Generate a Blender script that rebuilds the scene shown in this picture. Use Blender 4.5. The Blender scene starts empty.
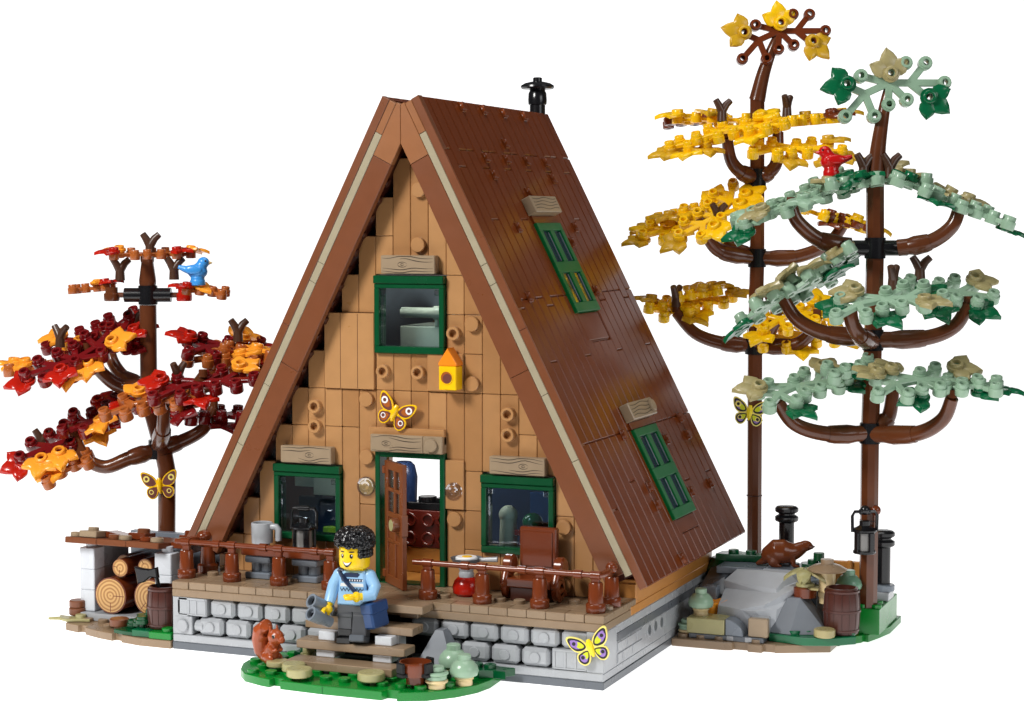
import bpy, math, random
from mathutils import Matrix, Vector, Euler
R = math.radians
sc = bpy.context.scene
col = sc.collection

# ------------------------------------------------------------------ camera, world, lights, exposure
cam_data = bpy.data.cameras.new('camera')
cam = bpy.data.objects.new('camera', cam_data); col.objects.link(cam)
cam.location = (54.324, -85.436, 22.414)
cam.rotation_euler = (R(90) - 0.067529, 0, 0.389360)
cam_data.sensor_width = 36.0
cam_data.lens = 1921.7 / 1024 * 36.0
cam_data.clip_start = 1; cam_data.clip_end = 2000
sc.camera = cam

world = bpy.data.worlds.new('World'); sc.world = world; world.use_nodes = True
bg = world.node_tree.nodes['Background']
bg.inputs[0].default_value = (1.0, 1.0, 1.0, 1); bg.inputs[1].default_value = 0.06

def area(name, loc, target, size, power, color=(1, 1, 1)):
    d = bpy.data.lights.new(name, 'AREA'); d.shape = 'RECTANGLE'; d.size = size[0]; d.size_y = size[1]
    d.energy = power; d.color = color
    o = bpy.data.objects.new(name, d); col.objects.link(o); o.location = loc
    o.rotation_euler = (Vector(target) - Vector(loc)).to_track_quat('-Z', 'Y').to_euler()
    return o
area('key_softbox', (-20, -62, 70), (12, 4, 11), (24, 24), 92000, (1.0, 0.985, 0.96))
area('fill_softbox', (118, -26, 52), (18, 8, 8), (50, 40), 25000, (0.97, 0.985, 1.0))
area('added_room_fill', (12, 4.95, 11.6), (12, 10.5, 5), (7, .5), 430, (1.0, .95, .88))  # added fill hidden above the door to brighten the room, not a cabin lamp
area('added_loft_fill', (12, 5.0, 20.6), (12, 9, 15.5), (2.5, .5), 170, (1.0, .95, .88))  # added fill hidden above the upper window to brighten the bed
area('top_softbox', (22, 12, 92), (18, 10, 6), (60, 45), 25000)

sc.view_settings.view_transform = 'Standard'; sc.view_settings.look = 'None'
sc.view_settings.exposure = 0.0; sc.view_settings.gamma = 1.0

# ------------------------------------------------------------------ materials
def lin(c):
    return tuple(((v / 255) / 12.92 if v / 255 <= 0.04045 else ((v / 255 + 0.055) / 1.055) ** 2.4) for v in c) + (1.0,)
MATS = {}
def plastic(key, rgb, rough=0.24, var=0.10, metal=0.0, spec=0.5, bump=0.025):
    m = bpy.data.materials.new(key); m.use_nodes = True
    nt = m.node_tree; b = nt.nodes['Principled BSDF']
    b.inputs['Metallic'].default_value = metal
    b.inputs['Specular IOR Level'].default_value = spec
    tc = nt.nodes.new('ShaderNodeTexCoord')
    n = nt.nodes.new('ShaderNodeTexNoise'); n.inputs['Scale'].default_value = 1.3; n.inputs['Detail'].default_value = 3
    nt.links.new(tc.outputs['Object'], n.inputs['Vector'])
    mix = nt.nodes.new('ShaderNodeMix'); mix.data_type = 'RGBA'
    c = lin(rgb)
    mix.inputs['A'].default_value = tuple(v * (1 - var) for v in c[:3]) + (1,)
    mix.inputs['B'].default_value = tuple(min(1, v * (1 + var)) for v in c[:3]) + (1,)
    nt.links.new(n.outputs['Fac'], mix.inputs['Factor'])
    nt.links.new(mix.outputs['Result'], b.inputs['Base Color'])
    n2 = nt.nodes.new('ShaderNodeTexNoise'); n2.inputs['Scale'].default_value = 0.7; n2.inputs['Detail'].default_value = 4
    nt.links.new(tc.outputs['Object'], n2.inputs['Vector'])
    mr = nt.nodes.new('ShaderNodeMapRange'); mr.inputs['To Min'].default_value = rough * 0.75; mr.inputs['To Max'].default_value = rough * 1.3
    nt.links.new(n2.outputs['Fac'], mr.inputs['Value']); nt.links.new(mr.outputs['Result'], b.inputs['Roughness'])
    bp = nt.nodes.new('ShaderNodeBump'); bp.inputs['Strength'].default_value = bump; bp.inputs['Distance'].default_value = 0.3
    nt.links.new(n2.outputs['Fac'], bp.inputs['Height']); nt.links.new(bp.outputs['Normal'], b.inputs['Normal'])
    MATS[key] = m
    return m
plastic('roof_brown', (112, 52, 20), 0.2, bump=.002, spec=.25)
plastic('trim_brown', (118, 68, 41), 0.3)
plastic('trim_light', (148, 96, 60), 0.3)
plastic('dormer_green', (0, 98, 46), 0.4, spec=.2)
plastic('door_brown', (120, 62, 30), 0.25)
plastic('rock_pale', (184, 188, 194), 0.5, spec=.3)
plastic('rock_grey', (116, 121, 128), 0.5, spec=.3)
plastic('tan_strip', (164, 153, 128))
plastic('nougat', (173, 126, 80), 0.3)
plastic('nougat_light', (179, 132, 85), 0.3)
plastic('nougat_dark', (165, 118, 73), 0.3)
plastic('oak', (190, 128, 62), 0.3)
plastic('inner_brown', (62, 24, 12), 0.35)
plastic('dark_tan', (140, 117, 92), 0.28)
plastic('dark_tan_light', (146, 123, 98), 0.28)
plastic('wood_print', (52, 40, 30), 0.4)
plastic('plank_tan', (152, 132, 107), 0.3)
plastic('light_grey', (164, 167, 171), 0.26)
plastic('pale_grey', (206, 210, 216), 0.26)
plastic('mid_grey', (120, 128, 138), 0.26)
plastic('dark_grey', (92, 97, 104), 0.28)
plastic('black', (20, 20, 23), 0.22)
plastic('dark_green', (0, 72, 38), 0.24)
plastic('bright_green', (0, 124, 40), 0.25)
plastic('leaf_green', (4, 96, 58), 0.22)
plastic('sage', (146, 176, 150), 0.25)
plastic('sage_dark', (112, 152, 126), 0.25)
plastic('olive', (166, 160, 112), 0.27)
plastic('khaki', (164, 152, 106), 0.27)
plastic('tan', (222, 198, 150), 0.27)
plastic('dark_red', (112, 14, 18), 0.2)
plastic('cabinet_red', (96, 30, 20), 0.25)
plastic('trouser_grey', (74, 76, 80), 0.32)
plastic('iron_black', (18, 18, 20), 0.45, spec=.3)
plastic('red', (176, 26, 10), 0.2)
plastic('orange', (248, 158, 44), 0.24)
plastic('dark_orange', (170, 92, 40), 0.24)
plastic('yellow', (250, 196, 14), 0.22)
plastic('gold_olive', (206, 160, 30), 0.26)
plastic('bright_yellow', (252, 222, 40), 0.25)
plastic('reddish_brown', (112, 50, 22), 0.2)
plastic('bark', (94, 50, 27), 0.2)
plastic('bark_grey', (84, 64, 40), 0.3)
plastic('twig', (74, 48, 34), 0.3)
plastic('barrel_brown', (72, 34, 26), 0.3)
plastic('skin_yellow', (250, 204, 20), 0.25)
plastic('light_blue', (150, 196, 234), 0.3)
plastic('navy', (26, 44, 80), 0.35)
plastic('denim_blue', (34, 68, 118), 0.32)
plastic('bird_blue', (62, 150, 226), 0.26)
plastic('bird_red', (200, 20, 20), 0.22)
plastic('print_white', (240, 240, 240), 0.3)
plastic('print_black', (22, 16, 16), 0.35)
plastic('print_purple', (150, 116, 190), 0.35)
plastic('print_brown', (110, 60, 50), 0.35)
plastic('print_lime', (206, 214, 20), 0.35)
plastic('pale_yellow', (248, 228, 120), 0.3)
plastic('squirrel_orange', (158, 72, 34), 0.25)
plastic('otter_brown', (112, 54, 24), 0.22)
plastic('beak_tan', (216, 190, 130), 0.3)
plastic('silver', (190, 194, 200), 0.25, metal=0.6)
plastic('smoke', (120, 118, 116), 0.12)
plastic('birdhouse_orange', (244, 138, 30), 0.25)
plastic('navy_dark', (36, 50, 78), 0.3)
plastic('lime', (160, 200, 60), 0.3)
plastic('bed_tan', (236, 232, 206), 0.3)

def glass(key, tint, gloss=0.16):
    m = bpy.data.materials.new(key); m.use_nodes = True; nt = m.node_tree
    nt.nodes.remove(nt.nodes['Principled BSDF']); out = nt.nodes['Material Output']
    tr = nt.nodes.new('ShaderNodeBsdfTransparent'); tr.inputs[0].default_value = tint + (1,)
    gl = nt.nodes.new('ShaderNodeBsdfGlossy'); gl.inputs['Roughness'].default_value = 0.06; gl.inputs['Color'].default_value = (.85, .92, 1, 1)
    lw = nt.nodes.new('ShaderNodeLayerWeight'); lw.inputs['Blend'].default_value = 0.35
    mt = nt.nodes.new('ShaderNodeMath'); mt.operation = 'MULTIPLY_ADD'; mt.inputs[1].default_value = 0.5; mt.inputs[2].default_value = gloss
    nt.links.new(lw.outputs['Fresnel'], mt.inputs[0])
    mx = nt.nodes.new('ShaderNodeMixShader'); nt.links.new(mt.outputs[0], mx.inputs[0])
    nt.links.new(tr.outputs[0], mx.inputs[1]); nt.links.new(gl.outputs[0], mx.inputs[2]); nt.links.new(mx.outputs[0], out.inputs[0])
    MATS[key] = m
glass('pane', (.76, .87, .91), 0.11)
glass('clear', (.95, .91, .90), 0.22)

def log_end():
    m = bpy.data.materials.new('log_end'); m.use_nodes = True; nt = m.node_tree; b = nt.nodes['Principled BSDF']
    tc = nt.nodes.new('ShaderNodeTexCoord')
    w = nt.nodes.new('ShaderNodeTexWave'); w.wave_type = 'RINGS'; w.rings_direction = 'Y'
    w.inputs['Scale'].default_value = 1.55; w.inputs['Distortion'].default_value = 1.3; w.inputs['Detail'].default_value = 1.5; w.inputs['Detail Scale'].default_value = 1.1
    nt.links.new(tc.outputs['Object'], w.inputs['Vector'])
    cr = nt.nodes.new('ShaderNodeValToRGB')
    cr.color_ramp.elements[0].position = .25; cr.color_ramp.elements[0].color = lin((166, 114, 58))
    cr.color_ramp.elements[1].position = .6; cr.color_ramp.elements[1].color = lin((208, 164, 100))
    nt.links.new(w.outputs['Fac'], cr.inputs[0]); nt.links.new(cr.outputs[0], b.inputs['Base Color'])
    b.inputs['Roughness'].default_value = .3
    MATS['log_end'] = m
log_end()

# white sweep under and behind the model; glow added to keep it shadowless white
def glow_sweep():
    m = bpy.data.materials.new('glowing_white'); m.use_nodes = True; b = m.node_tree.nodes['Principled BSDF']
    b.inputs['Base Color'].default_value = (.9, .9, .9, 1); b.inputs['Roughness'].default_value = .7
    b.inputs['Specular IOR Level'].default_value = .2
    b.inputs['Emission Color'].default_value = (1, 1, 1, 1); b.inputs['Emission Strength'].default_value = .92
    MATS['glowing_white'] = m
glow_sweep()

# ------------------------------------------------------------------ mesh builder
class MB:
    def __init__(s):
        s.v = []; s.f = []; s.m = []; s.names = []; s.M = Matrix.Identity(4)
    def mi(s, mat):
        if mat not in s.names: s.names.append(mat)
        return s.names.index(mat)
    def add(s, vs, fs, mat, M=None):
        T = s.M if M is None else s.M @ M
        o = len(s.v); k = s.mi(mat)
        s.v += [tuple(T @ Vector(q)) for q in vs]
        for f in fs: s.f.append([o + i for i in f]); s.m.append(k)
        return s
    def box(s, x0, x1, y0, y1, z0, z1, mat, b=.035, M=None):
        b = min(b, (x1 - x0) * .3, (y1 - y0) * .3, (z1 - z0) * .3)
        X = (x0, x1); Y = (y0, y1); Z = (z0, z1); vs = []; idx = {}
        for i in (0, 1):
            for j in (0, 1):
                for k in (0, 1):
                    sx, sy, sz = (1 if i == 0 else -1), (1 if j == 0 else -1), (1 if k == 0 else -1)
                    for ax in range(3):
                        p = [X[i] + sx * b, Y[j] + sy * b, Z[k] + sz * b]; p[ax] = (X[i], Y[j], Z[k])[ax]
                        idx[(i, j, k, ax)] = len(vs); vs.append(p)
        fs = []
        cyc = [(0, 0), (1, 0), (1, 1), (0, 1)]
        for i in (0, 1):
            q = [idx[(i, a, c, 0)] for a, c in cyc]; fs.append(q if i else q[::-1])
            q = [idx[(c, i, a, 1)] for a, c in cyc]; fs.append(q if i else q[::-1])
            q = [idx[(a, c, i, 2)] for a, c in cyc]; fs.append(q if i else q[::-1])
        for a in (0, 1):
            for c in (0, 1):
                q = [idx[(a, c, 0, 0)], idx[(a, c, 0, 1)], idx[(a, c, 1, 1)], idx[(a, c, 1, 0)]]; fs.append(q if (a != c) else q[::-1])
                q = [idx[(0, a, c, 1)], idx[(0, a, c, 2)], idx[(1, a, c, 2)], idx[(1, a, c, 1)]]; fs.append(q if (a != c) else q[::-1])
                q = [idx[(a, 0, c, 2)], idx[(a, 0, c, 0)], idx[(a, 1, c, 0)], idx[(a, 1, c, 2)]]; fs.append(q if (a != c) else q[::-1])
                for k in (0, 1):
                    q = [idx[(a, c, k, 0)], idx[(a, c, k, 1)], idx[(a, c, k, 2)]]
                    fs.append(q if ((a + c + k) % 2) else q[::-1])
        return s.add(vs, fs, mat, M)
    def lathe(s, prof, mat, c=(0, 0, 0), axis='Z', seg=18, M=None, a0=0, a1=360):
        A = {'Z': Matrix.Identity(4), 'X': Matrix.Rotation(R(90), 4, 'Y'), 'Y': Matrix.Rotation(R(90), 4, 'X'), '-Y': Matrix.Rotation(R(90), 4, 'X')}[axis]
        T = Matrix.Translation(c) @ A
        if M is not None: T = M @ T
        vs = []; rows = []
        for r, z in prof:
            if r < 1e-5: rows.append([len(vs)]); vs.append((0, 0, z))
            else:
                rows.append(list(range(len(vs), len(vs) + seg)))
                vs += [(r * math.cos(2 * math.pi * t / seg), r * math.sin(2 * math.pi * t / seg), z) for t in range(seg)]
        fs = []
        for a, b in zip(rows, rows[1:]):
            for t in range(seg):
                u = (t + 1) % seg
                if len(a) == 1 and len(b) == 1: continue
                if len(a) == 1: fs.append([a[0], b[u], b[t]])
                elif len(b) == 1: fs.append([a[t], a[u], b[0]])
                else: fs.append([a[t], a[u], b[u], b[t]])
        return s.add(vs, fs, mat, T)
    def cyl(s, c, r, h, mat, axis='Z', seg=18, r2=None, b=.03, M=None):
        r2 = r if r2 is None else r2; b = min(b, h * .3, r * .3)
        return s.lathe([(0, 0), (r - b, 0), (r, b), (r2, h - b), (r2 - b, h), (0, h)], mat, c, axis, seg, M)
    def ring(s, c, ro, ri, h, mat, axis='Z', seg=18, M=None, b=.03, depth=None):
        d = h if depth is None else depth
        pr = [(0, 0), (ro, 0), (ro, h - b), (ro - b, h), (ri + b, h), (ri, h - b)]
        if depth is None: pr = [(ri, 0)] + pr[1:] + [(ri, 0)]
        else: pr += [(ri, h - d), (0, h - d)]
        return s.lathe(pr, mat, c, axis, seg, M)
    def stud(s, x, y, z, mat, M=None, seg=14):
        return s.lathe([(.3, 0), (.3, .17), (.27, .2), (0, .2)], mat, (x, y, z), 'Z', seg, M)
    def prism(s, pts, z0, z1, mat, M=None, b=.03):
        n = len(pts)
        ar = sum(pts[i][0] * pts[(i + 1) % n][1] - pts[(i + 1) % n][0] * pts[i][1] for i in range(n))
        if ar < 0: pts = pts[::-1]
        def inset(d):
            out = []
            for i in range(n):
                p0, p1, p2 = Vector(pts[i - 1]), Vector(pts[i]), Vector(pts[(i + 1) % n])
                e1 = (p1 - p0); e2 = (p2 - p1)
                if e1.length < 1e-6 or e2.length < 1e-6: out.append(tuple(p1)); continue
                e1.normalize(); e2.normalize()
                n1 = Vector((-e1.y, e1.x)); n2 = Vector((-e2.y, e2.x))
                m = n1 + n2
                if m.length < .3: m = n1.copy()
                m.normalize(); k = d / max(.45, m.dot(n1))
                out.append((p1.x + m.x * k, p1.y + m.y * k))
            return out
        b = min(b, (z1 - z0) * .3)
        if b > 1e-4:
            q = inset(b)
            layers = [[(x, y, z0) for x, y in q], [(x, y, z0 + b) for x, y in pts], [(x, y, z1 - b) for x, y in pts], [(x, y, z1) for x, y in q]]
        else:
            layers = [[(x, y, z0) for x, y in pts], [(x, y, z1) for x, y in pts]]
        vs = sum(layers, []); fs = [list(range(n))[::-1]]
        for L in range(len(layers) - 1):
            o = L * n
            for i in range(n):
                j = (i + 1) % n; fs.append([o + i, o + j, o + n + j, o + n + i])
        o = (len(layers) - 1) * n; fs.append([o + i for i in range(n)])
        return s.add(vs, fs, mat, M)
    def tube(s, pts, rad, mat, seg=12, M=None, cap=True):
        P = [Vector(p) for p in pts]; n = len(P)
        if not isinstance(rad, (list, tuple)): rad = [rad] * n
        vs = []; fs = []; ref = None
        for i in range(n):
            t = (P[min(i + 1, n - 1)] - P[max(i - 1, 0)]).normalized()
            if ref is None:
                ref = Vector((0, 0, 1)) if abs(t.z) < .9 else Vector((1, 0, 0))
                u = t.cross(ref).normalized()
            else:
                u = (u - t * u.dot(t)).normalized()
            w = t.cross(u)
            for k in range(seg):
                a = 2 * math.pi * k / seg
                vs.append(tuple(P[i] + (u * math.cos(a) + w * math.sin(a)) * rad[i]))
        for i in range(n - 1):
            for k in range(seg):
                l = (k + 1) % seg
                fs.append([i * seg + k, i * seg + l, (i + 1) * seg + l, (i + 1) * seg + k])
        if cap:
            fs.append(list(range(seg))[::-1]); fs.append([(n - 1) * seg + k for k in range(seg)])
        return s.add(vs, fs, mat, M)
    def ball(s, c, r, mat, seg=16, rings=10, M=None):
        if not isinstance(r, (tuple, list)): r = (r, r, r)
        T = Matrix.Translation(c) @ Matrix.Diagonal((r[0], r[1], r[2], 1))
        if M is not None: T = M @ T
        prof = [(math.sin(math.pi * i / rings), -math.cos(math.pi * i / rings)) for i in range(rings + 1)]
        prof[0] = (0, -1); prof[-1] = (0, 1)
        return s.lathe(prof, mat, (0, 0, 0), 'Z', seg, T)
    def mesh(s, name, off=(0, 0, 0), sharp=38):
        me = bpy.data.meshes.new(name)
        me.from_pydata([(v[0] - off[0], v[1] - off[1], v[2] - off[2]) for v in s.v], [], s.f)
        for nme in s.names: me.materials.append(MATS[nme])
        me.polygons.foreach_set('material_index', s.m)
        me.update(); me.shade_smooth(); me.set_sharp_from_angle(angle=R(sharp))
        return me

ROOT = {}
def link(o, parent=None):
    col.objects.link(o)
    if parent is not None: o.parent = parent; ROOT[o.name] = ROOT.get(parent.name, (0, 0, 0))
    return o
def tag(o, label=None, cat=None, group=None, kind=None):
    for k, v in (('label', label), ('category', cat), ('group', group), ('kind', kind)):
        if v: o[k] = v
    return o
def thing(name, loc, label, cat, group=None, rotz=0):
    o = bpy.data.objects.new(name, None); o.empty_display_size = .5
    link(o); o.location = loc; o.rotation_euler = (0, 0, R(rotz)); ROOT[o.name] = tuple(loc)
    return tag(o, label, cat, group)
def part(name, mb, parent, local=False, label=None, sharp=38):
    off = (0, 0, 0) if local else ROOT[parent.name]
    o = bpy.data.objects.new(name, mb.mesh(name, off, sharp)); link(o, parent)
    if label: o['label'] = label
    return o
def solo(name, mb, loc, label, cat, group=None, rotz=0, kind=None, local=True, sharp=38):
    o = bpy.data.objects.new(name, mb.mesh(name, (0, 0, 0) if local else loc, sharp)); link(o)
    o.location = loc; o.rotation_euler = (0, 0, R(rotz)); ROOT[o.name] = tuple(loc)
    return tag(o, label, cat, group, kind)
def fuse(mb, voxel=.04, smooth=4):
    """one continuous skin grown round the overlapping pieces of a body"""
    me = mb.mesh('fuse'); o = bpy.data.objects.new('fuse', me); col.objects.link(o)
    r = o.modifiers.new('r', 'REMESH'); r.mode = 'VOXEL'; r.voxel_size = voxel; r.use_smooth_shade = True
    sm = o.modifiers.new('s', 'SMOOTH'); sm.iterations = smooth; sm.factor = .5
    dg = bpy.context.evaluated_depsgraph_get()
    m2 = bpy.data.meshes.new_from_object(o.evaluated_get(dg))
    bpy.data.objects.remove(o)
    m2.materials.clear()
    for nme in mb.names: m2.materials.append(MATS[nme])
    return m2
def put(name, me, loc, parent=None, rotz=0):
    o = bpy.data.objects.new(name, me); link(o, parent); o.location = loc; o.rotation_euler = (0, 0, R(rotz)); return o
XZ = Matrix(((1, 0, 0, 0), (0, 0, -1, 0), (0, 1, 0, 0), (0, 0, 0, 1)))     # prism drawn in x-z, its thickness running towards -y
def front(y): return Matrix.Translation((0, y, 0)) @ XZ                     # prism z=0 lies at y, z=h lies at y-h
rnd = random.Random(7)

# ------------------------------------------------------------------ setting
mb = MB()
prof = [(-24, 0, -60, 78), (40, 0, -150, 88), (240, 0, -440, 88), (285, 4, -500, 88), (305, 18, -520, 88), (310, 92, -520, 88)]
vs = []; fs = []
for y, z, xa, xb in prof: vs += [(xa, y, z), (xb, y, z)]
for i in range(len(prof) - 1): fs.append([2 * i, 2 * i + 1, 2 * i + 3, 2 * i + 2])
mb.add(vs, fs, 'glowing_white')
sweep = solo('floor', mb, (0, 0, 0), None, None, kind='structure', sharp=60)
sweep['label'] = 'plain white studio sweep under and behind the model, with added glow'; sweep['category'] = 'floor'

# ------------------------------------------------------------------ the cabin
CAB = (12, 9, 0)
cabin = thing('toy_cabin', CAB, 'steep brown A-frame toy cabin with green windows, porch and open front door', 'toy cabin')
# foundation
mb = MB()
mb.box(0, 24, 0, 19, 0, .4, 'dark_grey'); mb.box(.02, 23.98, .02, 18.98, .4, .8, 'light_grey')
mb.box(.3, 23.2, .7, 18.7, .8, 2.8, 'black')
for x0, x1 in ((23.1, 24), (0, .9)):
    mb.box(x0, x1, .05, 1.9, .8, 2.8, 'light_grey')
    mb.box(x0, x1, 1.9, 18.5, .8, 2.0, 'light_grey'); mb.box(x0, x1, 1.92, 18.5, 2.0, 2.4, 'dark_grey', b=.02); mb.box(x0, x1, 1.9, 18.4, 2.4, 2.84, 'light_grey')
# masonry relief and round holes on the right hand side
for zr, ys in ((1.42, (1.95, 3.4, 4.85)), (.88, (1.95, 2.7, 4.2))):
    for a, b in zip(ys, list(ys[1:]) + [5.8]):
        mb.box(23.9, 24.045, a + .04, b - .04, zr + .03, zr + .51, 'light_grey', b=.03)
for y in (7, 8, 9):
    mb.ring((23.985, y, 1.58), .36, .27, .03, 'light_grey', 'X', b=.01, depth=.012)
    mb.cyl((23.99, y, 1.58), .26, .018, 'dark_grey', 'X', b=.004)
part('foundation', mb, cabin)
# stones
def stone(mb, x0, x1, z0, z1, kind):
    y = .05
    if kind == 'round':
        mb.M = Matrix.Identity(4)
        mb.box(x0 + .06, x1 - .06, y + .02, y + 1, z0 + .045, z1 - .045, 'light_grey', b=.17)
        mb.cyl(((x0 + x1) / 2, y + .03, (z0 + z1) / 2), .27, .1, 'light_grey', 'Y', seg=16)
    elif kind == 'stud':
        mb.box(x0 + .02, x1 - .02, y - .02, y + 1, z0 + .02, z1 - .02, 'light_grey')
        mb.cyl(((x0 + x1) / 2, y - .01, (z0 + z1) / 2), .33, .16, 'light_grey', 'Y', seg=16)
    else:
        mb.box(x0 + .02, x1 - .02, y + .04, y + 1, z0 + .02, z1 - .02, 'light_grey')
        xa = x0 + .1
        mb.box(xa, x1 - .1, y - .0, y + .06, z1 - .16, z1 - .04, 'light_grey', b=.015); mb.box(xa, x1 - .1, y, y + .06, z0 + .04, z0 + .12, 'light_grey', b=.015)
        for x in (x0 + .06, x0 + .62, x1 - .74, x1 - .2): mb.box(x, x + .14, y, y + .06, z0 + .12, z1 - .16, 'light_grey', b=.015)
mb = MB()
stone(mb, .25, 2.05, 1.8, 2.8, 'panel'); stone(mb, .08, 1.2, .8, 1.8, 'stud')
mb.cyl((1.32, .3, 1.3), .3, .5, 'light_grey', 'X', seg=14)
x = 2.15
while x < 9: stone(mb, x, x + 1.58, 1.8, 2.8, 'round'); x += 1.6
x = 1.45
while x < 9: stone(mb, x, x + 1.58, .8, 1.8, 'round'); x += 1.6
part('stone_wall', mb, cabin)
mb = MB()
stone(mb, 21.3, 23.2, .8, 1.85, 'panel')
x = 21.2 - 1.6 * 4
x = 13.72
while x < 22: stone(mb, x, x + 1.58, 1.82, 2.8, 'round'); x += 1.6
x = 14.85
while x < 21: stone(mb, x, x + 1.58, .8, 1.8, 'round'); x += 1.6
part('stone_wall', mb, cabin)
# porch deck
mb = MB()
mb.box(0, 24, 0, 4.85, 2.8, 3.2, 'dark_tan')
mb.box(.0, .98, .0, 4.8, 3.2, 3.6, 'dark_tan'); mb.box(23.02, 24, 0, 4.8, 3.2, 3.6, 'dark_tan')
for i in range(1, 23):
    if 9 <= i < 15: continue
    mb.box(i + .01, i + .99, .03, 1.0, 3.205, 3.6, 'dark_tan_light' if i % 3 else 'dark_tan', b=.03)
for (a, b_) in ((1, 5), (5, 9), (9, 12), (12, 15), (15, 19), (19, 23)):
    y0 = 1.01 if not 9 <= a < 15 else .01
    n = 2 if (a // 2) % 2 else 3
    ys = [y0 + (4.2 - y0) * t / n for t in range(n + 1)]
    for u, v in zip(ys, ys[1:]): mb.box(a + .005, b_ - .005, u + .005, v - .005, 3.2, 3.6, rnd.choice(['dark_tan', 'dark_tan_light']), b=.025)
mb.box(9.02, 15.05, -1.25, .0, 3.2, 3.6, 'dark_tan_light'); mb.box(13.4, 14.4, -.4, .1, 2.8, 3.2, 'dark_tan'); mb.box(9.6, 10.6, -.4, .1, 2.8, 3.2, 'dark_tan')
for x, y in ((1.15, 2.2), (5.1, 1.9), (6.1, 2.3), (8.4, 1.4), (14.6, 1.6), (15.1, 1.3), (18.0, 1.5), (19.1, 1.4), (21.6, 2.4), (23.6, 1.6)): mb.stud(x, y, 3.6, 'dark_tan_light', seg=16)
part('porch_deck', mb, cabin)
# oak sills carrying the roof
for s in (0, 1):
    x0, x1 = (23.0, 24.02) if s else (-.02, 1.0)
    mb = MB(); mb.box(x0, x1, 4.0, 18.3, 2.86, 3.32, 'oak'); mb.box(x0 + .02 * (1 - s), x1 - .02 * s, 4.9, 18.2, 3.3, 4.5, 'oak')
    mb.box(x0 + .03, x1 - .03, 4.8, 5.1, 3.29, 4.3, 'oak')
    part('side_sill', mb, cabin)

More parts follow.
